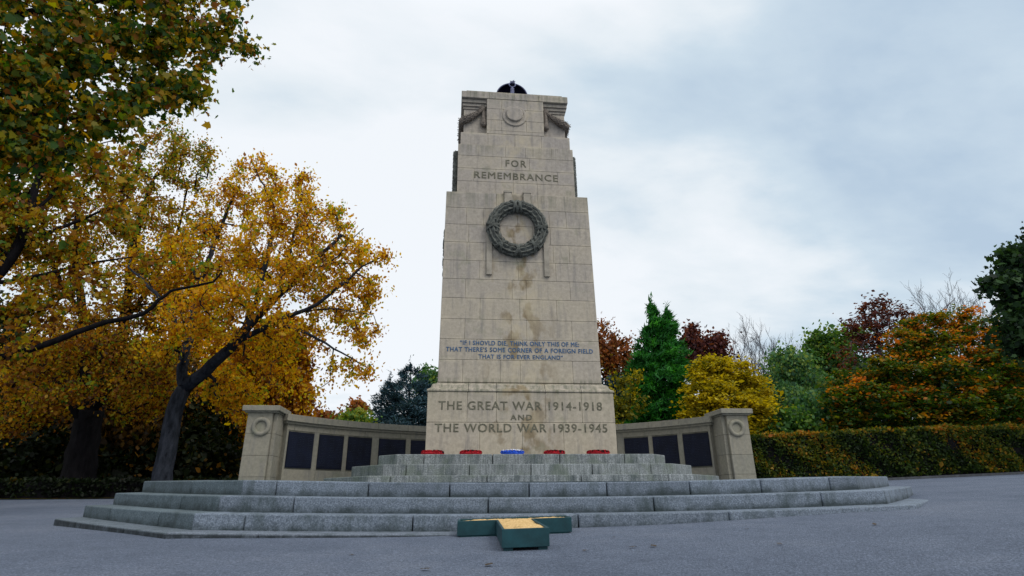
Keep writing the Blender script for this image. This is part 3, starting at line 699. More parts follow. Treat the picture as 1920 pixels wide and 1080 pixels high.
# ------------------------------------------------------------------ cross-shaped sand box
cross = thing('sand_box', 'low dark green wooden cross filled with yellow sand, below the steps', 'planter', (-.74, -1.05, -.5))
CR = Matrix.Translation((-.74, -1.06, -.519)) @ Matrix.Rotation(R_(-2.5), 4, 'Z') @ Matrix(((1, 0, 0, 0), (0, 1, 0, 0), (.022, .026, 1, 0), (0, 0, 0, 1)))
HB, WA, WS, DA, LS = .150, .56, .183, .36, 1.25
def cbox(b, *a, **k):
    q = MB(); q.box(*a, **k); q.v = [tuple(CR @ Vector(p)) for p in q.v]; b.add(q.v, q.f, q.t[0], q.m[0])
th = .022
b = MB()
for x0, x1, y0, y1 in ((-WA, -WS, 0, th), (WS, WA, 0, th), (-WA, WA, DA - th, DA), (-WA, -WA + th, th, DA - th), (WA - th, WA, th, DA - th), (-WS, -WS + th, -LS + th, th + .0), (WS - th, WS, -LS + th, th + .0), (-WS, WS, -LS, -LS + th)):
    cbox(b, x0, x1, y0, y1, .016, HB, tint=.5)
b.build('side_boards', M['paint'], cross, bevel=.004)
for x0, x1, y0, y1 in ((-WA + .03, -WS - .002, .012, .04), (WS + .002, WA - .03, .012, .04)):
    b = MB(); cbox(b, x0, x1, y0, y1, -.012, .0145, tint=.5); b.build('plinth_board', M['paint_worn'], cross, bevel=.003)
for x, y in ((-WS + .05, -LS + .06), (WS - .05, -LS + .06), (-WS + .05, -.2), (WS - .05, -.2), (-WA + .06, DA - .06), (WA - .06, DA - .06)):
    b = MB(); cbox(b, x - .035, x + .035, y - .04, y + .04, -.02, .015); b.build('foot', M['paint'], cross)
b = MB(); rn = random.Random(5)
sand_drop = 0.
def sand_patch(x0, x1, y0, y1, nx, ny):
    o = len(b.v)
    for j in range(ny + 1):
        for i in range(nx + 1):
            x, y = x0 + (x1 - x0) * i / nx, y0 + (y1 - y0) * j / ny
            z = HB - .014 - sand_drop * min(1, max(0, (abs(x) - WS) / .03)) + rn.uniform(-.004, .005) + .008 * math.sin(x * 9 + 1) * math.cos(y * 7) + (.012 if y < 0 else .004) * (1 - (2 * i / nx - 1) ** 2)
            b.v.append(tuple(CR @ Vector((x, y, z))))
    for j in range(ny):
        for i in range(nx): b.f.append((o + j * (nx + 1) + i, o + j * (nx + 1) + i + 1, o + (j + 1) * (nx + 1) + i + 1, o + (j + 1) * (nx + 1) + i)); b.t.append(.5); b.m.append(0)
sand_patch(-WS + th, WS - th, -LS + th, DA - th, 20, 70); sand_drop = .005; sand_patch(-WA + th, -WS + th - .0005, th, DA - th, 18, 16); sand_patch(WS - th + .0005, WA - th, th, DA - th, 18, 16)
b.build('sand', M['sand'], cross, smooth=True)

# ------------------------------------------------------------------ trees
def fast_mesh(name, verts, nper, count, tint, mat, parent):
    """count polygons of nper corners each, vertices in order"""
    me = bpy.data.meshes.new(name); nv = len(verts)
    me.vertices.add(nv); me.vertices.foreach_set('co', verts.astype(np.float32).ravel())
    me.loops.add(nv); me.loops.foreach_set('vertex_index', np.arange(nv, dtype=np.int32))
    me.polygons.add(count); me.polygons.foreach_set('loop_start', np.arange(count, dtype=np.int32) * nper)
    try: me.polygons.foreach_set('loop_total', np.full(count, nper, dtype=np.int32))
    except Exception: pass
    me.materials.append(mat); me.update(calc_edges=True)
    a = me.attributes.new('tint', 'FLOAT', 'FACE'); a.data.foreach_set('value', tint.astype(np.float32))
    o = bpy.data.objects.new(name, me); COL.objects.link(o)
    if parent is not None: adopt(o, parent)
    return o
LEAF = {
 'maple': np.array([(0, -.42), (.16, -.40), (.36, -.34), (.34, -.14), (.52, .10), (.27, .12), (.17, .30), (0, .56), (-.17, .28), (-.25, .11), (-.5, .13), (-.33, -.12), (-.38, -.36), (-.16, -.38)]),
 'oval': np.array([(0, -.5), (.3, -.12), (.26, .2), (0, .55), (-.26, .2), (-.3, -.12)]),
 'quad': np.array([(0, -.5), (.36, 0), (0, .5), (-.36, 0)]),
 'spray': np.array([(0, -.5), (.13, -.05), (0, .75), (-.13, -.05)])}
def leaves(name, P, size, tint, mat, parent, shape='quad', mode='any', centre=None, rg=None):
    n = len(P); T = LEAF[shape]; k = len(T)
    nrm = rg.normal(size=(n, 3))
    if mode == 'flat': nrm[:, 2] = np.abs(nrm[:, 2]) + 1.1
    elif mode == 'droop': nrm[:, 2] *= .55
    nrm /= np.linalg.norm(nrm, axis=1)[:, None]
    if mode == 'out': d = P - centre; d[:, 2] = d[:, 2] * .2 + rg.uniform(-.2, .9, n) * np.linalg.norm(d[:, :2], axis=1); d += rg.normal(size=(n, 3)) * .5 * np.linalg.norm(d, axis=1)[:, None]
    else: d = rg.normal(size=(n, 3)); d[:, 2] -= .7 if mode == 'droop' else 0
    v = d - (d * nrm).sum(1)[:, None] * nrm; v /= np.linalg.norm(v, axis=1)[:, None] + 1e-9; u = np.cross(v, nrm)
    s = size * np.exp(rg.normal(size=n) * .30)
    V = P[:, None, :] + s[:, None, None] * (T[None, :, 0, None] * u[:, None, :] + T[None, :, 1, None] * v[:, None, :])
    bend = (T[:, 0] ** 2 * .9)[None, :, None] * s[:, None, None] * nrm[:, None, :] * rg.uniform(-.6, .9, n)[:, None, None]
    return fast_mesh(name, (V + bend).reshape(-1, 3), k, n, np.clip(tint, 0, 1), mat, parent)
def spline(pts, step):
    pts = [np.array(p, float) for p in pts]; out = []
    for i in range(len(pts) - 1):
        p0, p1, p2, p3 = pts[max(i - 1, 0)], pts[i], pts[i + 1], pts[min(i + 2, len(pts) - 1)]
        n = max(2, int(np.linalg.norm(p2 - p1) / step))
        for k in range(n):
            t = k / n; out.append(.5 * ((2 * p1) + (p2 - p0) * t + (2 * p0 - 5 * p1 + 4 * p2 - p3) * t * t + (3 * p1 - p0 - 3 * p2 + p3) * t ** 3))
    out.append(pts[-1]); return out
class Skeleton:
    def __init__(s, rg): s.p = []; s.par = []; s.pl = []; s.rmin = []; s.seed = []; s.rg = rg
    def node(s, p, par, rmin=0, seed=False):
        s.p.append(np.array(p, float)); s.par.append(par); s.pl.append(0 if par < 0 else s.pl[par] + np.linalg.norm(s.p[par] - p)); s.rmin.append(rmin); s.seed.append(seed); return len(s.p) - 1
    def limb(s, pts, r0, r1, start=-1, step=.35):
        if start >= 0: pts = [s.p[start]] + list(pts)
        q = spline(pts, step); k = start
        for i, p in enumerate(q):
            if i == 0 and start >= 0: continue
            f = i / max(1, len(q) - 1); p = np.array(p) + s.rg.normal(size=3) * .02 * (i > 0)
            k = s.node(p, k, r0 + (r1 - r0) * f, True)
        return k
    def near(s, p):
        A = np.array(s.p); return int(np.argmin(np.linalg.norm(A - np.array(p), axis=1)))
    def attach(s, A, w=.3, step=.4, jit=.06, lift=.12):
        P = np.zeros((60000, 3)); n = len(s.p); P[:n] = np.array(s.p); pl = np.zeros(60000); pl[:n] = s.pl
        sd = np.array(s.p); order = np.argsort([np.min(np.linalg.norm(sd - a, axis=1)) for a in A]); tips = []
        base_z = s.p[0][2]
        for i in order:
            a = A[i]; n = len(s.p); d = np.linalg.norm(P[:n] - a, axis=1); cost = d + w * pl[:n] * .35 + np.where(P[:n, 2] - base_z < .12 * (a[2] - base_z) + .6, 3., 0)
            j = int(np.argmin(cost)); L_ = d[j]; m = max(1, int(L_ / step)); q0 = P[j].copy(); k = j
            side = s.rg.normal(size=3) * L_ * jit * 2
            for t in range(1, m + 1):
                f = t / m; q = q0 + (a - q0) * f + side * math.sin(math.pi * f) + np.array([0, 0, L_ * lift * math.sin(math.pi * f)]) + (s.rg.normal(size=3) * jit * .35 if t < m else 0)
                k = s.node(q, k); P[k] = q; pl[k] = s.pl[k]
            tips.append(k)
        return tips
    def radii(s, tip=.008, power=2.3):
        n = len(s.p); acc = np.zeros(n); ch = np.zeros(n, int)
        for i in range(n):
            if s.par[i] >= 0: ch[s.par[i]] += 1
        for i in range(n - 1, -1, -1):
            if ch[i] == 0: acc[i] = tip ** power
            if s.par[i] >= 0: acc[s.par[i]] += acc[i] + (tip * .25) ** power
        r = acc ** (1 / power); rm = np.array(s.rmin); return np.where(rm > 0, rm, np.minimum(r, .16))
    def mesh(s, name, mat, parent, tip=.008, sides=7, rscale=1.):
        r = s.radii(tip) * rscale; P = np.array(s.p); par = np.array(s.par); n = len(P); e = np.nonzero(par >= 0)[0]; a, b = par[e], e
        d = P[b] - P[a]; ln = np.linalg.norm(d, axis=1)[:, None] + 1e-9; d = d / ln; sd = np.array(s.seed)
        main = np.full(n, -1)
        for q in np.argsort(r[b] + 10. * sd[b]): main[a[q]] = b[q]
        ed = np.zeros((n, 3)); ed[b] = d; nd = ed.copy(); has = main >= 0; nd[has] = ed[has] + ed[main[has]]; nd /= np.linalg.norm(nd, axis=1)[:, None] + 1e-9
        cont = main[a] == b; da = np.where(cont[:, None], nd[a], d); ra = np.where(cont | sd[b] & sd[a], r[a], np.minimum(r[a], r[b] * 1.25)); ra = np.where(cont & ~sd[b] & sd[a], np.minimum(r[a], r[b] * 1.4), ra); rb = r[b]
        ref = np.array([[.31, .95, .05]]); ang = np.arange(sides) * 2 * np.pi / sides; cs, sn = np.cos(ang), np.sin(ang)
        def ring(D):
            u = np.cross(D, np.tile(ref, (len(D), 1))); u /= np.linalg.norm(u, axis=1)[:, None] + 1e-9; v = np.cross(D, u)
            return u[:, None, :] * cs[None, :, None] + v[:, None, :] * sn[None, :, None]
        A = P[a][:, None, :] + ring(da) * ra[:, None, None]; B = P[b][:, None, :] + ring(nd[b]) * rb[:, None, None]
        nx = np.roll(np.arange(sides), -1)
        V = np.stack([A, A[:, nx], B[:, nx], B], axis=2).reshape(-1, 3)
        o = fast_mesh(name, V, 4, len(e) * sides, np.full(len(e) * sides, .5), mat, parent)
        bm = bmesh.new(); bm.from_mesh(o.data); bmesh.ops.remove_doubles(bm, verts=bm.verts, dist=1e-4); bm.to_mesh(o.data); bm.free()
        o.data.polygons.foreach_set('use_smooth', [True] * len(o.data.polygons)); return o
def blob_points(blobs, n, rg, flat=1.0, shell=.5):
    """blobs: (px, py, radius px, Y, weight) seen in the photograph, each a ball of its own at depth Y"""
    C, Rr, w = [], [], []
    for q in blobs:
        px, py, rp, Y = q[:4]; c = W(px, py, Y); C.append(c); Rr.append(rp * depth_of(c) / F_PX); w.append((q[4] if len(q) > 4 else 1.) * rp ** 2)
    C, Rr, w = np.array(C), np.array(Rr), np.array(w); k = rg.choice(len(C), n, p=w / w.sum())
    d = rg.normal(size=(n, 3)); d /= np.linalg.norm(d, axis=1)[:, None]; rad = rg.uniform(0, 1, n) ** (1 / 3.) * (1 - shell) + shell * rg.uniform(.75, 1.02, n)
    return C[k] + d * (Rr[k] * rad)[:, None] * np.array([1, 1, flat]), k
ground_at = lambda x, y: float(ground_z(x, y))

def tree(name, label, cat, limbs, blobs, nclust, nleaf, size, leafmat, bark, shape='oval', mode='any', spread=.45, tint_c=.5, seed=1, sparse=None, trunk_r=.3, group=None, tip=.008, w=.3, twigs=0, lift=.12, along=.35, flatten=.75, tvar=(.20, .20), hi=0., jit=.06):
    rg = np.random.default_rng(seed); sk = Skeleton(rg)
    base = np.array(limbs[0]['pts'][0], float); base[2] = ground_at(base[0], base[1]) - .15
    root = thing(name, label, cat, (base[0], base[1], base[2] + .15), group)
    for i, l in enumerate(limbs):
        pts = [np.array(p, float) for p in l['pts']]
        if i == 0: pts[0] = base; sk.limb(pts, l['r'][0], l['r'][1])
        else: sk.limb(pts[1:] if l.get('skip') else pts, l['r'][0], l['r'][1], sk.near(pts[0]))
    # flare at the foot
    for i in range(len(sk.p)):
        h = sk.p[i][2] - base[2]
        if h < .9 and sk.seed[i]: sk.rmin[i] *= 1 + .45 * (1 - h / .9) ** 2
    A, kb = blob_points(blobs, nclust, rg); A[:, 2] = np.maximum(A[:, 2], base[2] + .6)
    tips = sk.attach(A, w=w, lift=lift, jit=jit)
    sk.mesh('trunk', bark, root, tip)
    if nleaf:
        P = np.array(sk.p); cl = A; m = len(cl)
        ctone = rg.normal(size=m) * tvar[0] + hi * (A[:, 2] - A[:, 2].mean()) / (A[:, 2].std() + 1e-6)
        n1 = int(nleaf * (1 - along)); k = rg.integers(0, m, n1); sc = np.exp(rg.normal(size=m) * .25)[k]
        L1 = cl[k] + rg.normal(size=(n1, 3)) * (spread * sc)[:, None] * np.array([1, 1, flatten]); t1 = tint_c + ctone[k] + rg.normal(size=n1) * tvar[1]
        thin = np.nonzero((sk.radii(tip) < .035) & (~np.array(sk.seed)))[0]
        if len(thin):
            n2 = nleaf - n1; j = rg.choice(thin, n2); pj = np.array(sk.par)[j]; f = rg.random(n2)[:, None]
            L2 = P[j] * f + P[pj] * (1 - f) + rg.normal(size=(n2, 3)) * spread * .42; t2_ = tint_c + rg.normal(size=n2) * (tvar[0] + tvar[1]) * .7
            L1 = np.r_[L1, L2]; t1 = np.r_[t1, t2_]
        keep = L1[:, 2] > base[2] + .35; L1, t1 = L1[keep], t1[keep]
        leaves('crown', L1, size, t1, leafmat, root, shape, mode, base, rg)
    return root

LM = {}
LM['gold'] = mat_leaf('plane_leaf_gold', [(0., (.10, .032, .004)), (.22, (.32, .115, .004)), (.45, (.58, .30, .004)), (.68, (.66, .46, .006)), (.88, (.36, .37, .010)), (1., (.15, .24, .015))], .58)
LM['near'] = mat_leaf('plane_leaf_near', [(0., (.008, .036, .006)), (.34, (.036, .105, .007)), (.56, (.19, .205, .005)), (.80, (.40, .235, .005)), (1., (.20, .07, .004))], .6)
LM['brown'] = mat_leaf('plane_leaf_brown', [(0., (.05, .018, .003)), (.28, (.22, .078, .004)), (.48, (.38, .19, .004)), (.66, (.38, .29, .006)), (.82, (.19, .23, .010)), (1., (.06, .14, .012))], .55)
LM['under'] = mat_leaf('understorey_leaf', [(0., (.003, .006, .002)), (.5, (.009, .020, .004)), (.78, (.03, .034, .005)), (1., (.16, .075, .007))], .3)  # canopy shade put into these near-black leaf colours
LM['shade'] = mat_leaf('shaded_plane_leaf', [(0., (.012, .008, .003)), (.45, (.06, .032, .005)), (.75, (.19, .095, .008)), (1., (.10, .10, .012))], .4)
LM['conifer'] = mat_leaf('conifer_green', [(0., (.006, .040, .012)), (.5, (.020, .145, .022)), (1., (.06, .30, .025))], .28)
LM['cedar'] = mat_leaf('cedar_blue', [(0., (.010, .026, .040)), (.5, (.022, .058, .085)), (1., (.055, .11, .14))], .15)
LM['yellow'] = mat_leaf('yellow_leaf', [(0., (.07, .09, .008)), (.4, (.27, .23, .011)), (.7, (.46, .375, .014)), (1., (.55, .44, .025))], .42)
LM['copper'] = mat_leaf('copper_leaf', [(0., (.032, .014, .018)), (.5, (.10, .030, .034)), (1., (.22, .07, .04))], .35)
LM['rust'] = mat_leaf('rust_leaf', [(0., (.05, .03, .012)), (.4, (.19, .06, .022)), (.75, (.34, .11, .025)), (1., (.22, .18, .03))], .4)
LM['green'] = mat_leaf('mid_green_leaf', [(0., (.015, .05, .015)), (.5, (.055, .15, .03)), (.8, (.13, .24, .04)), (1., (.28, .30, .04))], .4)
LM['willow'] = mat_leaf('pale_green_leaf', [(0., (.02, .075, .04)), (.5, (.075, .19, .075)), (1., (.24, .33, .08))], .4)
LM['beech'] = mat_leaf('autumn_beech_leaf', [(0., (.012, .036, .008)), (.36, (.042, .098, .012)), (.54, (.11, .135, .012)), (.66, (.30, .17, .012)), (.80, (.48, .165, .012)), (1., (.50, .14, .016))], .42)
LM['oak'] = mat_leaf('dark_oak_leaf', [(0., (.006, .016, .010)), (.5, (.015, .042, .018)), (1., (.04, .09, .025))], .3)
LM['hedge'] = mat_leaf('beech_hedge_leaf', [(0., (.008, .020, .005)), (.32, (.035, .070, .010)), (.55, (.13, .145, .012)), (.78, (.38, .18, .012)), (1., (.32, .085, .014))], .35)
def WP(Y, *pts): return [W(p[0], p[1], p[2] if len(p) > 2 else Y) for p in pts]

# the leaning plane tree beside the wall
tree('plane_tree', 'leaning plane tree with forked grey trunk and golden crown beside the left pier', 'tree',
    [dict(pts=WP(14, (303, 915), (314, 840), (330, 770), (345, 728)), r=(.33, .26)),
     dict(pts=WP(14, (345, 728), (385, 696, 13.8), (432, 652, 13.4), (470, 606, 13.1), (520, 556, 13), (575, 505, 12.8), (640, 440, 12.6)), r=(.25, .05)),
     dict(pts=WP(14, (345, 728), (342, 690), (352, 640, 14.5), (372, 550, 15), (405, 450, 15.3), (445, 350, 15.5)), r=(.2, .04)),
     dict(pts=WP(13.5, (440, 644), (510, 606, 12.8), (595, 570, 12.4), (680, 500, 12.3), (720, 482, 12.2)), r=(.13, .02)),
     dict(pts=WP(13.3, (480, 600), (560, 620, 12.6), (640, 660, 12.3), (690, 690, 12.2)), r=(.09, .015)),
     dict(pts=WP(13, (520, 556), (545, 470, 13.4), (560, 390, 13.6)), r=(.12, .02)),
     dict(pts=WP(13.2, (455, 625), (480, 560, 13), (500, 480, 13), (515, 400, 13.4), (480, 320, 14)), r=(.13, .02)),
     dict(pts=WP(13, (560, 585), (630, 580, 12.4), (700, 590, 12.2)), r=(.05, .012)),
     dict(pts=WP(13, (575, 505), (620, 490, 12.5), (680, 430, 12.8)), r=(.05, .012)),
     dict(pts=WP(14.3, (352, 640), (300, 560, 14), (240, 500, 14.6)), r=(.12, .03))],
    [(470, 345, 52, 14.8), (545, 395, 55, 13.8), (605, 430, 50, 13.4), (655, 470, 42, 13.2), (420, 400, 60, 16), (500, 470, 65, 13.6), (590, 520, 58, 13.2), (655, 560, 45, 12.9), (690, 480, 26, 12.4, 1.2), (722, 480, 11, 12.2, 3), (480, 305, 16, 14.6, 1.3), (572, 345, 18, 14, 1.2), (632, 395, 18, 13.4, 1.2), (700, 540, 18, 12.6, 1.2),
     (680, 620, 32, 12.5, .8), (610, 620, 50, 13.2, .55), (440, 530, 62, 14.8), (380, 480, 66, 15.5), (360, 560, 60, 16), (310, 500, 66, 15.8), (690, 690, 22, 12.2, .7), (640, 700, 30, 12.6, .45), (600, 735, 22, 12.8, .45), (490, 660, 40, 14.6), (430, 730, 42, 15), (540, 640, 42, 13.4), (460, 760, 34, 15), (520, 710, 36, 13.8, .7), (380, 640, 40, 16), (350, 590, 52, 12.6, .8), (410, 570, 50, 12.4, .8), (480, 545, 46, 12.2, .8), (560, 500, 46, 12.2, .7), (300, 640, 34, 12.8, .7), (430, 615, 26, 12.3, .7), (520, 610, 30, 12.2, .6)],
    1250, 52000, .100, LM['gold'], M['bark'], 'oval', 'droop', .20, .53, 11, tip=.0135, tvar=(.21, .17))
tree('plane_tree', 'broad dark trunked plane tree with brown gold leaves, left of the leaning plane', 'tree',
    [dict(pts=WP(17, (146, 932), (152, 870), (162, 810), (172, 772)), r=(.62, .45)),
     dict(pts=WP(17, (172, 772), (196, 705), (225, 640), (240, 560), (252, 450), (290, 330)), r=(.30, .06)),
     dict(pts=WP(17, (168, 790), (163, 700), (158, 600, 17.5), (140, 480, 17.5), (150, 360, 17.5)), r=(.28, .06)),
     dict(pts=WP(17, (172, 772), (215, 725, 16.5), (262, 690, 16), (310, 665, 15.6), (350, 640, 15.4)), r=(.2, .05)),
     dict(pts=WP(17, (160, 800), (112, 725, 16.5), (60, 640, 16)), r=(.22, .05)),
     dict(pts=WP(17, (232, 600), (280, 540), (330, 440), (352, 350)), r=(.13, .03)),
     dict(pts=WP(17, (158, 600, 17.5), (110, 520), (80, 420), (90, 330)), r=(.13, .03))],
    [(300, 290, 50, 17), (350, 320, 46, 17), (260, 375, 62, 17), (340, 430, 56, 16.5), (170, 370, 66, 18), (200, 470, 62, 17), (290, 540, 56, 17), (95, 490, 66, 17.5), (230, 610, 56, 16.5), (130, 630, 60, 17), (330, 590, 44, 17), (60, 690, 56, 17), (285, 670, 40, 17.5), (200, 700, 46, 18), (40, 770, 50, 18), (110, 760, 40, 18.5), (310, 740, 36, 18.5), (250, 770, 34, 18.5), (385, 285, 18, 17, 1.2), (330, 250, 24, 17), (130, 650, 46, 14.8), (215, 650, 46, 14.8), (60, 680, 46, 14.8), (175, 720, 36, 14.9), (280, 690, 36, 14.8), (95, 740, 34, 15), (235, 735, 28, 15)],
    1150, 50000, .108, LM['brown'], M['bark_dark'], 'oval', 'droop', .25, .50, 12, tip=.0165, tvar=(.19, .18), hi=.09)
tree('plane_tree', 'plane tree at the far left whose long limb sweeps low across the other trunks', 'tree',
    [dict(pts=WP(7.5, (-140, 930), (-110, 800), (-70, 690), (-50, 560)), r=(.42, .30)),
     dict(pts=[W(-70, 690, 7.5), W(0, 672, 7.6), W(110, 636, 7.8), W(200, 604, 8), W(268, 588, 8.2), W(300, 565, 8.2), W(322, 545, 8.3), W(400, 530, 8.4), W(415, 508, 8.5)], r=(.11, .022)),
     dict(pts=WP(7.5, (-50, 560), (0, 510), (40, 450), (62, 380), (80, 300), (110, 220, 8)), r=(.17, .035)),
     dict(pts=WP(7.5, (30, 462), (90, 440, 7.7), (160, 410, 8), (240, 370, 8.3)), r=(.085, .016)),
     dict(pts=WP(7.5, (58, 400), (110, 350, 7.8), (150, 290, 8), (210, 260, 8.2)), r=(.06, .014)),
     dict(pts=WP(7.5, (-20, 530), (60, 520, 7.5), (150, 500, 8), (260, 480, 8.2)), r=(.08, .016)),
     dict(pts=WP(7.5, (-40, 600), (60, 590, 7.6), (120, 560, 7.8)), r=(.06, .014))],
    [(60, 330, 70, 8), (140, 300, 56, 8), (215, 320, 46, 8.3), (40, 440, 60, 7.6), (130, 440, 50, 8, .7), (230, 410, 36, 8.3, .7), (60, 560, 50, 7.6, .8), (170, 530, 40, 8, .7), (290, 500, 26, 8.3, .6), (-60, 400, 90, 7.5), (-80, 250, 90, 7.5), (380, 505, 14, 8.4, .6), (30, 640, 40, 7.6, .6)],
    560, 18500, .098, LM['brown'], M['bark_dark'], 'maple', 'droop', .19, .60, 13, tip=.0105, hi=.06)
tree('plane_tree', 'nearest plane tree whose green and brown lobed leaves hang over the top left corner', 'tree',
    [dict(pts=[np.array([-10.2, .2, -.5]), np.array([-10.0, .3, 2.]), np.array([-9.6, .5, 4.5]), np.array([-9.0, .6, 6.5])], r=(.45, .28)),
     dict(pts=[np.array([-9.6, .5, 4.5]), W(-120, 120, 1.2), W(0, 40, 1.2), W(60, 22, 1.2), W(170, 5, 1.4), W(300, -40, 1.6)], r=(.14, .03)),
     dict(pts=[W(-120, 120, 1.2), W(-40, 200, 1.2), W(60, 215, 1.2), W(180, 228, 1.3), W(245, 222, 1.3)], r=(.06, .012)),
     dict(pts=[W(60, 22, 1.2), W(130, 60, 1.5), W(260, 60, 1.7), W(380, 50, 1.9), W(460, 70, 2.0)], r=(.05, .006)),
     dict(pts=[W(130, 60, 1.5), W(200, 120, 1.6), W(290, 160, 1.7), W(370, 180, 1.8)], r=(.035, .006))],
    [(60, 60, 105, 1.2), (170, 40, 95, 1.5), (280, 30, 85, 1.7), (370, 40, 66, 1.9), (420, 60, 36, 2), (400, 110, 32, 2, .8), (465, 88, 16, 2, 1.6), (485, 92, 7, 2, 3), (440, 10, 22, 2), (330, 110, 60, 1.8), (240, 130, 75, 1.6), (130, 160, 85, 1.3), (30, 200, 85, 1.1), (290, 180, 46, 1.7), (360, 165, 26, 1.8, 1.2), (380, 200, 12, 1.8, 1.5), (200, 230, 50, 1.4), (90, 270, 60, 1.2, .8), (20, 310, 50, 1.1, .8), (160, 285, 36, 1.3, .6), (-60, 160, 110, 1.)],
    760, 18000, .094, LM['near'], M['bark_dark'], 'maple', 'droop', .14, .50, 14, tip=.0075, tvar=(.16, .24))

# darker trees standing further back under the canopy on the left
BACK = [(225, 24, 'tall plane tree behind, its stem between the dark trunk and the leaning plane', [(240, 720, 60), (180, 690, 60), (300, 700, 50), (230, 790, 50), (290, 770, 40)], .22, 'shade', 21),
        (60, 26, 'deep shaded tree behind the broad dark trunk at the left edge', [(50, 780, 80), (0, 700, 80), (110, 740, 60), (60, 850, 50)], .25, 'under', 22),
        (400, 28, 'shaded golden tree standing behind the left pier of the wall', [(400, 760, 60), (450, 700, 60), (380, 680, 70), (440, 800, 45), (490, 740, 40), (420, 840, 40), (350, 790, 45)], .2, 'gold', 23),
        (-60, 30, 'shaded tree seen deep in the wood at the left edge of view', [(-60, 720, 90), (20, 810, 70), (-40, 640, 80)], .25, 'under', 24)]
for px, Y, lab, bl, r, lm, sd_ in BACK:
    p0 = W(px, 910, Y); p1 = W(px + 8, 800, Y); p2 = W(px + 4, 700, Y)
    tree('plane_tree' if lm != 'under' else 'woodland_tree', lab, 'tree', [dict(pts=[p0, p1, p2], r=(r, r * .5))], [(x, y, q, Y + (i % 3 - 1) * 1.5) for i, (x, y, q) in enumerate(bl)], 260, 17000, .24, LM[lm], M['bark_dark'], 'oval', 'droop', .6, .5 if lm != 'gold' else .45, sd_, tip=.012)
def bush(name, label, cat, blobs, nleaf, size, lm, seed, tint=.5, shape='oval', group=None, spread=.5, n=90):
    c = W(*[blobs[0][i] for i in (0, 1)], blobs[0][3]); g = ground_at(c[0], c[1]); top = W(blobs[0][0], blobs[0][1], blobs[0][3])
    return tree(name, label, cat, [dict(pts=[(c[0], c[1], g), (c[0] + .05, c[1], g + max(.4, (top[2] - g) * .45))], r=(.07, .04))], blobs, n, nleaf, size, lm, M['bark_dark'], shape, 'any', spread, tint, seed, group=group, tip=.01)
US = [('dark evergreen shrub under the trees at the left edge of the photo', [(20, 880, 70, 22), (-30, 830, 70, 22)], 31),
      ('dark leafy shrub between the broad dark trunk and the next stem', [(225, 860, 55, 23), (190, 890, 40, 22), (255, 810, 45, 24)], 32),
      ('green and gold shrub directly behind the leaning plane trunk', [(350, 840, 55, 24), (400, 860, 45, 23), (370, 780, 50, 25)], 33),
      ('leafy shrub with yellow tips beside the outer edge of the left pier', [(430, 830, 45, 26), (415, 780, 45, 27), (400, 880, 30, 25)], 34),
      ('shrub in deep shade left of the broad dark trunk', [(95, 870, 60, 24), (60, 910, 40, 22), (120, 800, 50, 25)], 35)]
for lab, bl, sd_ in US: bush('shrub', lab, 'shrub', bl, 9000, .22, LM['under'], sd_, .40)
# low clipped dark hedge closing the far side of the tarmac
def hedge(name, label, line, tops, width, n, size, lm, seed, tint, fuzz=.05):
    rg = np.random.default_rng(seed); line = np.array(line, float); root = thing(name, label, 'hedge', (*line[len(line) // 2], ground_at(*line[len(line) // 2])))
    seg = np.linalg.norm(np.diff(line, axis=0), axis=1); cum = np.r_[0, np.cumsum(seg)]
    def at(s): return np.c_[np.interp(s, cum, line[:, 0]), np.interp(s, cum, line[:, 1])], np.interp(s, cum, tops)
    b = MB(); ss = np.linspace(0, cum[-1], 40); p, tz = at(ss); rings = []
    for i in range(len(ss)):
        d = p[min(i + 1, 39)] - p[max(i - 1, 0)]; d /= np.linalg.norm(d); nn = np.array([-d[1], d[0]]); g = ground_at(*p[i]) - .1; q = p[i] + nn * .10; q2 = p[i] + nn * (width - .10)
        rings.append([(q[0], q[1], g), (q[0], q[1], tz[i] - .12), (q2[0], q2[1], tz[i] - .12), (q2[0], q2[1], g)])
    b.loft(rings); b.build('branches', M['bark_dark'], root)
    s = rg.uniform(0, cum[-1], n); p, tz = at(s); e = 1e-2; pd, _ = at(np.minimum(s + e, cum[-1])); pm, _ = at(np.maximum(s - e, 0)); d = pd - pm; d /= np.linalg.norm(d, axis=1)[:, None]; nn = np.c_[-d[:, 1], d[:, 0]]
    g = ground_z(p[:, 0], p[:, 1]); face = rg.random(n); h = tz - g
    lump = .07 * np.sin(s * 2.3 + 1) + .06 * np.sin(s * 5.1) + .045 * np.sin(s * 11 + 2)
    u = rg.random(n); dep = np.abs(rg.normal(size=n)) * .07
    off = np.where(face < .62, dep + lump * .5 - .02 + .05 * np.sin(u * 9 + s * 3), rg.random(n) * width); z = np.where(face < .62, g + .10 + u * (h - .10), tz - dep * .9 + lump * .6 + rg.normal(size=n) * fuzz * .6)
    off = np.where(face > .95, width - dep, off); z = np.where(face > .95, g + u * h, z)
    P = np.c_[p + nn * off[:, None], z]; nz = np.sin(s * 1.7 + z * 2.1) * np.sin(s * .63 + 2 + z) * .16 + np.sin(s * 4.3 + z * 5 + 1) * .08
    t = tint + nz * 1.5 + rg.normal(size=n) * .18 + np.where((z > tz - .12), .18, 0)
    leaves('foliage', P, size, t, lm, root, 'oval', 'any', None, rg); return root
hedge('hedge', 'low dark clipped hedge along the far left edge of the tarmac', [(-40, 14.6), (-22, 14.5), (-14, 14.4), (-8.3, 14.4)], [.75, .72, .66, .62], .8, 14000, .10, LM['under'], 41, .08)

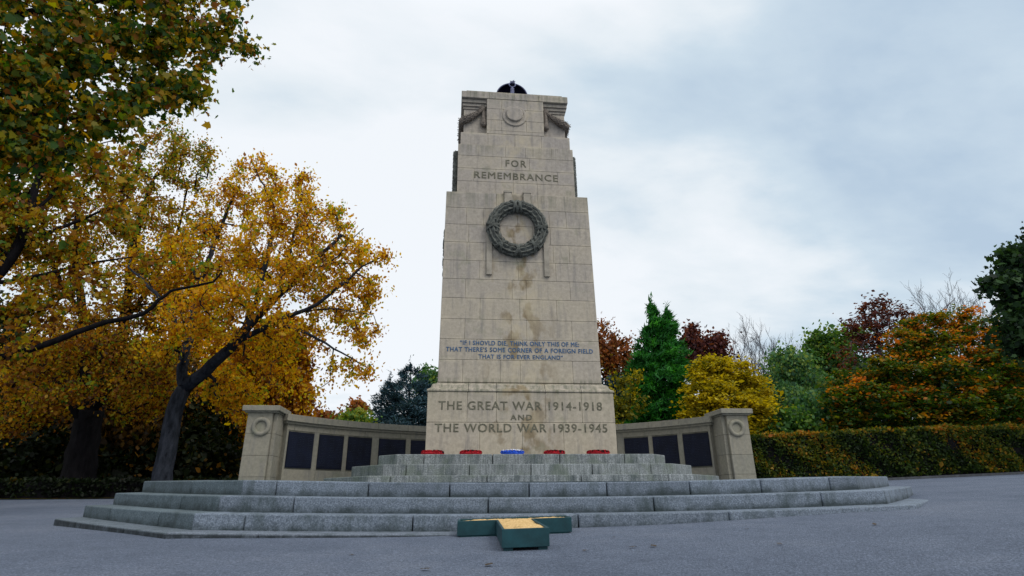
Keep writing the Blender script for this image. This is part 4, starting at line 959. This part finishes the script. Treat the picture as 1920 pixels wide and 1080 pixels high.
# columnar tree, blue conifer and others seen between the plane and the cenotaph
tree('columnar_tree', 'straight edged columnar tree of dark green and gold, right behind the left pier', 'tree',
    [dict(pts=WP(21, (520, 905), (522, 760), (525, 640)), r=(.22, .05))],
    [(480, 660, 34, 21), (520, 620, 36, 21), (545, 650, 34, 21), (548, 700, 32, 21), (545, 750, 34, 21), (500, 720, 40, 21), (495, 770, 40, 21), (545, 790, 34, 21)], 300, 22000, .17, LM['gold'], M['bark_dark'], 'oval', 'droop', .28, .28, 51, tip=.012)
bush('rounded_shrub', 'bright yellow green rounded shrub showing just above the left wall coping', 'shrub', [(665, 800, 30, 24), (640, 815, 24, 24), (685, 810, 22, 24)], 6000, .16, LM['green'], 52, .82, spread=.25)
bush('distant_tree', 'tiny russet tree far off on the skyline above the left wall', 'tree', [(650, 778, 14, 60), (625, 792, 14, 60), (598, 785, 16, 62), (672, 765, 12, 60)], 3000, .38, LM['rust'], 53, .5, spread=.4, n=50)
def conifer(name, label, base_px, tops, Y, half_px, bottom_py, nclust, nleaf, size, lm, seed, power=1.1, droop=.25, tint=.5, bumps=.25, spread=.28):
    """stems rise to each of tops (px, py); the foliage is a cone of stacked sprays about every stem"""
    rg = np.random.default_rng(seed); sk = Skeleton(rg); b0 = W(base_px, bottom_py, Y); b0[2] = ground_at(b0[0], b0[1]) - .1
    root = thing(name, label, 'conifer', (b0[0], b0[1], b0[2] + .1)); A = []; top = None
    for i, (tx, ty, hp) in enumerate(tops):
        t_ = W(tx, ty, Y); 
        if i == 0: sk.limb([b0, b0 * .6 + t_ * .4 + np.array([0, 0, 0]), t_], .22, .015); 
        else:
            s_ = b0 * .75 + t_ * .25; s_[:2] = b0[:2]; sk.limb([t_ * .5 + b0 * .5, t_], .14, .015, sk.near(s_))
        m = nclust // len(tops); f = rg.random(m) ** .75; k = hp * depth_of(t_) / F_PX
        ax = t_[None, :] + (np.array([b0[0], b0[1], b0[2]]) - t_)[None, :] * f[:, None] * np.array([.75, .75, 1])
        th_ = rg.uniform(0, 2 * np.pi, m); lob = 1 + bumps * np.sin(f * 38 + th_ * 2) * .5 + rg.normal(size=m) * bumps * .45
        rad = k * np.minimum(1, f * 1.25) ** power * lob * rg.uniform(.55, 1.0, m) ** .5
        A.append(np.c_[ax[:, 0] + rad * np.cos(th_), ax[:, 1] + rad * np.sin(th_), ax[:, 2] - rad * droop + (1 - f) * 0])
    A = np.concatenate(A); A[:, 2] = np.maximum(A[:, 2], b0[2] + .4); sk.attach(A, w=.05, lift=-.02); sk.mesh('trunk', M['bark_dark'], root, .008)
    k = rg.integers(0, len(A), nleaf); ct = rg.normal(size=len(A)) * .2
    zt = (A[:, 2] - A[:, 2].min()) / (np.ptp(A[:, 2]) + 1e-6); sp = (spread * (1.0 - .7 * zt))[k]
    P = A[k] + rg.normal(size=(nleaf, 3)) * sp[:, None] * np.array([1, 1, .55]); tips_ = np.concatenate([W(tx, ty, Y) + rg.normal(size=(60, 3)) * np.array([.05, .05, .3]) for tx, ty, _ in tops]); P = np.r_[P, tips_]
    leaves('crown', P, size, np.r_[tint + ct[k] + rg.normal(size=nleaf) * .15, np.full(len(tips_), tint)], lm, root, 'spray', 'out', np.array([b0[0], b0[1], A[:, 2].mean()]), rg); return root
conifer('cedar', 'broad blue grey cedar behind the wall, left of the cenotaph', 765, [(770, 688, 88), (730, 716, 52), (800, 722, 50)], 27, 70, 860, 620, 46000, .19, LM['cedar'], 61, .62, .12, .50, .35, .40)
tree('distant_tree', 'thin grey green tree peeping out between blue cedar and cenotaph', 'tree', [dict(pts=WP(36, (800, 850), (803, 760), (805, 720)), r=(.2, .04))], [(805, 705, 18, 36), (795, 720, 20, 36), (815, 730, 18, 36)], 120, 3000, .22, LM['willow'], M['bark_pale'], 'quad', 'any', .3, .4, 62, tip=.014)

# right of the cenotaph
tree('copper_beech', 'rust red tree showing past the right edge of the cenotaph', 'tree', [dict(pts=WP(30, (1150, 880), (1145, 760), (1140, 650)), r=(.25, .05))],
    [(1135, 640, 22, 30), (1150, 665, 30, 30), (1125, 690, 36, 30), (1165, 690, 28, 30), (1180, 650, 16, 30, .6), (1130, 610, 14, 30, .8), (1100, 660, 40, 31)], 240, 8500, .18, LM['rust'], M['bark_dark'], 'oval', 'any', .34, .45, 71, tip=.011)
bush('shrub', 'yellow green shrub with loose sprays hugging the right side of the cenotaph', 'shrub', [(1160, 735, 30, 20), (1185, 710, 18, 20), (1165, 770, 22, 20), (1190, 750, 22, 20.5), (1150, 790, 25, 20)], 1700, .15, LM['yellow'], 72, .16, spread=.24)
bush('shrub', 'dark blue green evergreen shrub in the gap between cenotaph and cypress', 'shrub', [(1165, 780, 34, 25), (1150, 740, 30, 25), (1185, 750, 26, 25)], 6000, .20, LM['cedar'], 84, .28, spread=.35)
conifer('cypress', 'dark green cypress with two pointed tops behind the right wall', 1236, [(1221, 574, 64), (1250, 586, 60)], 22, 60, 880, 1000, 52000, .24, LM['conifer'], 73, .75, -.10, .5, .45, .26)
tree('copper_beech', 'small dark purple tree peeking between the cypress and the yellow tree', 'tree', [dict(pts=WP(34, (1320, 880), (1320, 760), (1318, 680)), r=(.22, .05))],
    [(1300, 645, 20, 34), (1330, 655, 20, 34), (1345, 640, 12, 34), (1310, 680, 26, 34), (1295, 620, 10, 34, .7), (1350, 665, 12, 34)], 200, 6500, .24, LM['copper'], M['bark_dark'], 'oval', 'any', .34, .42, 74, tip=.012)
tree('yellow_tree', 'dense rounded golden yellow tree behind the right pier', 'tree', [dict(pts=WP(19, (1360, 890), (1358, 820), (1350, 740)), r=(.2, .06))],
    [(1335, 705, 38, 19), (1320, 740, 36, 18.4), (1375, 705, 34, 19.4), (1410, 735, 32, 19.4), (1350, 760, 46, 18), (1400, 775, 44, 18.2), (1430, 790, 30, 18.6), (1310, 785, 30, 18.2), (1440, 770, 22, 19), (1360, 810, 46, 18), (1420, 825, 40, 18.4), (1340, 690, 20, 19)], 620, 42000, .15, LM['yellow'], M['bark_dark'], 'oval', 'flat', .22, .55, 75, tip=.010, tvar=(.16, .17), flatten=.5)
def bare(name, label, base, Y, forks, r, seed, bark, depth=4):
    """a leafless tree: forks are the pixel ends of its main boughs; every bough carries straight, rising twigs"""
    rg = np.random.default_rng(seed); sk = Skeleton(rg); b0 = W(*base, Y); b0[2] = ground_at(b0[0], b0[1]) - .1
    root = thing(name, label, 'tree', (b0[0], b0[1], b0[2] + .1))
    tips = [W(x, y, Y + rg.uniform(-1.2, 1.2)) for x, y in forks]; top = np.mean(tips, axis=0); hub = b0 + (top - b0) * .42
    sk.limb([b0, b0 + (hub - b0) * .5 + rg.normal(size=3) * .08, hub], r, r * .6); n0 = len(sk.p)
    def twig(start, d, ln, rad, lev):
        p = sk.p[start].copy(); pts = []; dd = d.copy()
        for i in range(3): dd = dd + rg.normal(size=3) * .10 + np.array([0, 0, .05]); dd /= np.linalg.norm(dd); p = p + dd * ln / 3; pts.append(p.copy())
        i0 = len(sk.p); sk.limb(pts, rad, max(.006, rad * .4), start, .3)
        if lev: grow(i0, len(sk.p), dd, ln, rad, lev)
    def grow(i0, i1, d, ln, rad, lev):
        m = int(3 + lev * 1.4)
        for q in range(m):
            k = int(i0 + (i1 - i0 - 1) * (.25 + .75 * (q + rg.random()) / m)); side = rg.normal(size=3); side -= side.dot(d) * d; side /= np.linalg.norm(side)
            v = d * rg.uniform(.75, .95) + side * rg.uniform(.35, .65) + np.array([0, 0, .15]); twig(min(k, len(sk.p) - 1), v / np.linalg.norm(v), ln * rg.uniform(.38, .62), max(.008, rad * .5), lev - 1)
    for t in tips:
        k = int(n0 * rg.uniform(.72, .98)); st = sk.p[k]; i0 = len(sk.p); mid = st * .55 + t * .45 + np.array([0, 0, -.25]) + rg.normal(size=3) * .12
        sk.limb([mid, t], r * .42, .018, k); d = t - mid; ln = np.linalg.norm(t - st); grow(i0, len(sk.p), d / np.linalg.norm(d), ln * .62, r * .22, depth - 1)
    sk.mesh('trunk', M[bark], root, .01, sides=5); return root
bare('bare_tree', 'leafless grey tree with fine twigs behind the yellow tree', (1410, 880), 36, [(1385, 658), (1408, 648), (1435, 655), (1372, 678), (1458, 668), (1478, 675), (1396, 668), (1424, 672), (1444, 678), (1412, 684), (1380, 690)], .18, 76, 'bark_twig', 4)
tree('willow', 'pale blue green rounded tree between the yellow tree and the autumn beech', 'tree', [dict(pts=WP(27, (1495, 880), (1492, 770), (1480, 690)), r=(.24, .05))],
    [(1475, 685, 30, 27), (1500, 690, 28, 27), (1460, 720, 30, 27), (1510, 730, 36, 26.4), (1480, 760, 40, 26), (1530, 770, 34, 26), (1450, 760, 26, 27), (1500, 800, 44, 25.5), (1545, 730, 20, 27)], 420, 24000, .19, LM['willow'], M['bark_pale'], 'quad', 'droop', .36, .45, 77, tip=.010)
tree('sycamore', 'mid green tree standing between the pale rounded tree and the purple beech', 'tree', [dict(pts=WP(33, (1560, 880), (1562, 760), (1560, 680)), r=(.25, .05))],
    [(1545, 640, 26, 33), (1575, 655, 30, 33), (1600, 630, 20, 33), (1530, 665, 18, 33), (1560, 690, 36, 33), (1590, 700, 30, 33)], 230, 11000, .25, LM['green'], M['bark_dark'], 'oval', 'any', .38, .55, 78, tip=.012)
tree('copper_beech', 'purple red beech with bare grey branches reaching out of its top', 'tree', [dict(pts=WP(28, (1660, 880), (1660, 760), (1650, 660), (1640, 600)), r=(.35, .06)), dict(pts=WP(28, (1655, 690), (1720, 640, 27.5), (1760, 590, 27.5), (1790, 560, 27.4)), r=(.10, .02)), dict(pts=WP(28, (1650, 660), (1600, 620), (1570, 600)), r=(.09, .02))],
    [(1640, 590, 28, 28), (1680, 590, 26, 28), (1650, 570, 16, 28), (1700, 600, 24, 28), (1620, 620, 30, 28), (1660, 640, 36, 28), (1710, 630, 26, 28), (1600, 670, 36, 27.5, .5), (1740, 600, 16, 28, .8), (1590, 610, 18, 28, .6)], 480, 5200, .18, LM['copper'], M['bark_pale'], 'oval', 'flat', .26, .5, 79, tip=.017)
bare('bare_tree', 'leafless branches of a tree rising above the orange beech crown', (1790, 880), 31, [(1745, 592), (1768, 588), (1800, 598), (1830, 606), (1858, 612), (1725, 606), (1785, 606)], .22, 80, 'bark_twig', 4)
BB = [(1740, 620, 38, 19), (1800, 610, 38, 19), (1690, 650, 34, 18.6), (1760, 660, 50, 18), (1840, 640, 44, 18), (1890, 650, 40, 17.5), (1640, 700, 34, 18.4), (1700, 710, 50, 17.6), (1780, 720, 55, 17), (1860, 710, 50, 16.8), (1590, 725, 32, 18.4), (1640, 760, 45, 17.4), (1720, 780, 50, 16.8), (1810, 780, 50, 16.4), (1890, 770, 50, 16.2), (1580, 780, 34, 17.6), (1930, 700, 50, 17), (1600, 745, 26, 17.4)]
tree('beech', 'wide beech with layered orange and green branches behind the hedge', 'tree', [dict(pts=WP(18.5, (1765, 880), (1762, 790), (1755, 690)), r=(.35, .1)), dict(pts=WP(18.5, (1762, 790), (1680, 740, 18), (1610, 725, 18)), r=(.1, .02)), dict(pts=WP(18.5, (1762, 790), (1840, 740, 18), (1900, 700, 17.5)), r=(.1, .02)), dict(pts=WP(18.5, (1755, 690), (1790, 640), (1800, 600)), r=(.1, .02))],
    BB + [(1700, 600, 14, 19), (1760, 592, 12, 19), (1830, 590, 16, 19), (1560, 740, 14, 18.4), (1552, 790, 14, 17.6), (1870, 610, 18, 18)], 520, 50000, .145, LM['beech'], M['bark_dark'], 'oval', 'flat', .30, .42, 81, tip=.012, tvar=(.26, .10), flatten=.30, hi=.08)
tree('woodland_tree', 'dark green tree filling the gaps behind the orange beech', 'tree', [dict(pts=WP(25, (1720, 880), (1722, 790), (1720, 690)), r=(.25, .06))], [(1660, 720, 50, 25), (1740, 700, 60, 25), (1800, 740, 60, 25), (1640, 780, 50, 24), (1720, 790, 60, 24), (1600, 770, 40, 24)], 260, 16000, .24, LM['oak'], M['bark_dark'], 'oval', 'any', .45, .6, 93, tip=.011)
bush('shrub', 'dark green shrub behind the hedge at its pier end', 'shrub', [(1470, 800, 30, 18), (1440, 815, 30, 18), (1510, 810, 26, 18)], 6000, .17, LM['green'], 82, .35, spread=.3)
bush('shrub', 'blue green shrub behind the hedge, below the pale rounded tree', 'shrub', [(1545, 790, 34, 20), (1520, 770, 26, 21)], 6000, .18, LM['willow'], 83, .25, spread=.3)
tree('oak', 'dark leafy oak leaning in from the right edge of the photo', 'tree', [dict(pts=[np.array([21.5, 9.2, 0]), np.array([21.3, 9.2, 2.5]), np.array([20.8, 9.2, 5.])], r=(.4, .25)), dict(pts=[np.array([21, 9.2, 4.2]), W(1960, 560, 9.4), W(1900, 545, 9.4), W(1850, 545, 9.4)], r=(.1, .015))],
    [(1930, 500, 40, 9.4), (1905, 490, 22, 9.4), (1940, 560, 50, 9.4), (1890, 540, 28, 9.4), (1855, 545, 16, 9.4, 1.1), (1950, 640, 50, 9.2), (1905, 600, 28, 9.3), (1990, 560, 70, 9.2), (1985, 470, 60, 9.2), (2030, 520, 80, 9.), (1920, 650, 28, 9.3)], 420, 17000, .16, LM['oak'], M['bark_dark'], 'maple', 'any', .22, .5, 91, tip=.007)
tree('woodland_tree', 'shaded green tree filling the gap below the oak at the right edge', 'tree', [dict(pts=WP(24, (1900, 880), (1900, 780), (1905, 700)), r=(.25, .06))], [(1900, 720, 50, 24), (1860, 690, 40, 24), (1940, 680, 50, 24), (1840, 760, 50, 23), (1910, 790, 50, 23)], 240, 14000, .22, LM['oak'], M['bark_dark'], 'oval', 'any', .4, .7, 92, tip=.011)
# distant belt closing the horizon behind everything
def wood_belt():
    rg = np.random.default_rng(99); n = 52000; a = rg.uniform(R_(-75), R_(82), n); r = rg.uniform(52, 78, n)
    hgt = 5.4 + 1.6 * np.sin(a * 9) + 1.1 * np.sin(a * 23 + 1) + .8 * np.sin(a * 51)
    x, y = r * np.sin(a), r * np.cos(a) - 5; z = ground_z(x, y) + rg.random(n) ** .7 * hgt * .8
    t = .35 + .2 * np.sin(a * 37) + rg.normal(size=n) * .18
    o = leaves('distant_wood', np.c_[x, y, z], .9, t, LM['under'], None, 'oval', 'any', None, rg)
    tag(o, 'distant dark wood closing the park behind all the nearer trees', 'woodland', kind='stuff')
wood_belt()

# ------------------------------------------------------------------ beech hedge on the right
HL = [(4.6, 13.4), (6.4, 12.9), (8.4, 12.3), (10.4, 11.8), (12.7, 11.45), (14.8, 11.25), (17.5, 11.15), (22, 11.3), (32, 12)]
HT = [float(z) for z in (1.8, 1.83, 1.87, 1.92, 1.99, 2.06, 2.1, 2.15, 2.3)]
hedge('hedge', 'long clipped beech hedge, green and russet, along the right of the tarmac', HL, HT, 1.3, 60000, .085, LM['hedge'], 42, .29)
b = MB(); rings = []
for x, y in HL:
    g = ground_at(x, y); rings.append([(x, y - .34, g - .1), (x, y - .34, g + .07), (x, y - .2, g + .07), (x, y - .2, g - .1)])
tag(b.loft(rings) or b.build('kerb', M['kerb']), 'dark low kerb along the foot of the beech hedge', 'kerb', kind='structure')

# ------------------------------------------------------------------ loose leaves on the tarmac
lf = None; rn = random.Random(12)
def at_ground(px, py):
    u, v = (px - 960) / F_PX, (540 - py) / F_PX; d = AX_F + u * rx + v * ux; t = 1.
    lo, hi = 2., 40.
    for _ in range(50):
        m = (lo + hi) / 2; p = CAM + d * m
        if p[2] > ground_at(p[0], p[1]): lo = m
        else: hi = m
    return CAM + d * lo
for px, py in ((1150, 1009), (1226, 1026), (1187, 1028), (917, 1062), (797, 1070), (1400, 993), (1097, 1034), (1462, 1022), (660, 1042), (1640, 985)):
    p = at_ground(px, py)
    if lf is None:
        b = MB(); b.add([(-.035, 0, .004), (-.012, -.018, .008), (.012, -.02, .006), (.036, .002, .012), (.01, .018, .006), (-.014, .02, .01)], [(0, 1, 2, 3, 4, 5)]); o = b.build('fallen_leaf', M['deadleaf']); lf = o
    else: o = lf.copy(); COL.objects.link(o)
    o.location = (p[0], p[1], p[2] + .004); o.rotation_euler = (rn.uniform(-.1, .1), rn.uniform(-.1, .1), rn.uniform(0, 6))
    o.scale = (rn.uniform(.7, 1.2),) * 3
    tag(o, 'small dark fallen leaf lying flat on the open tarmac', 'leaf', 'fallen leaves on the tarmac')
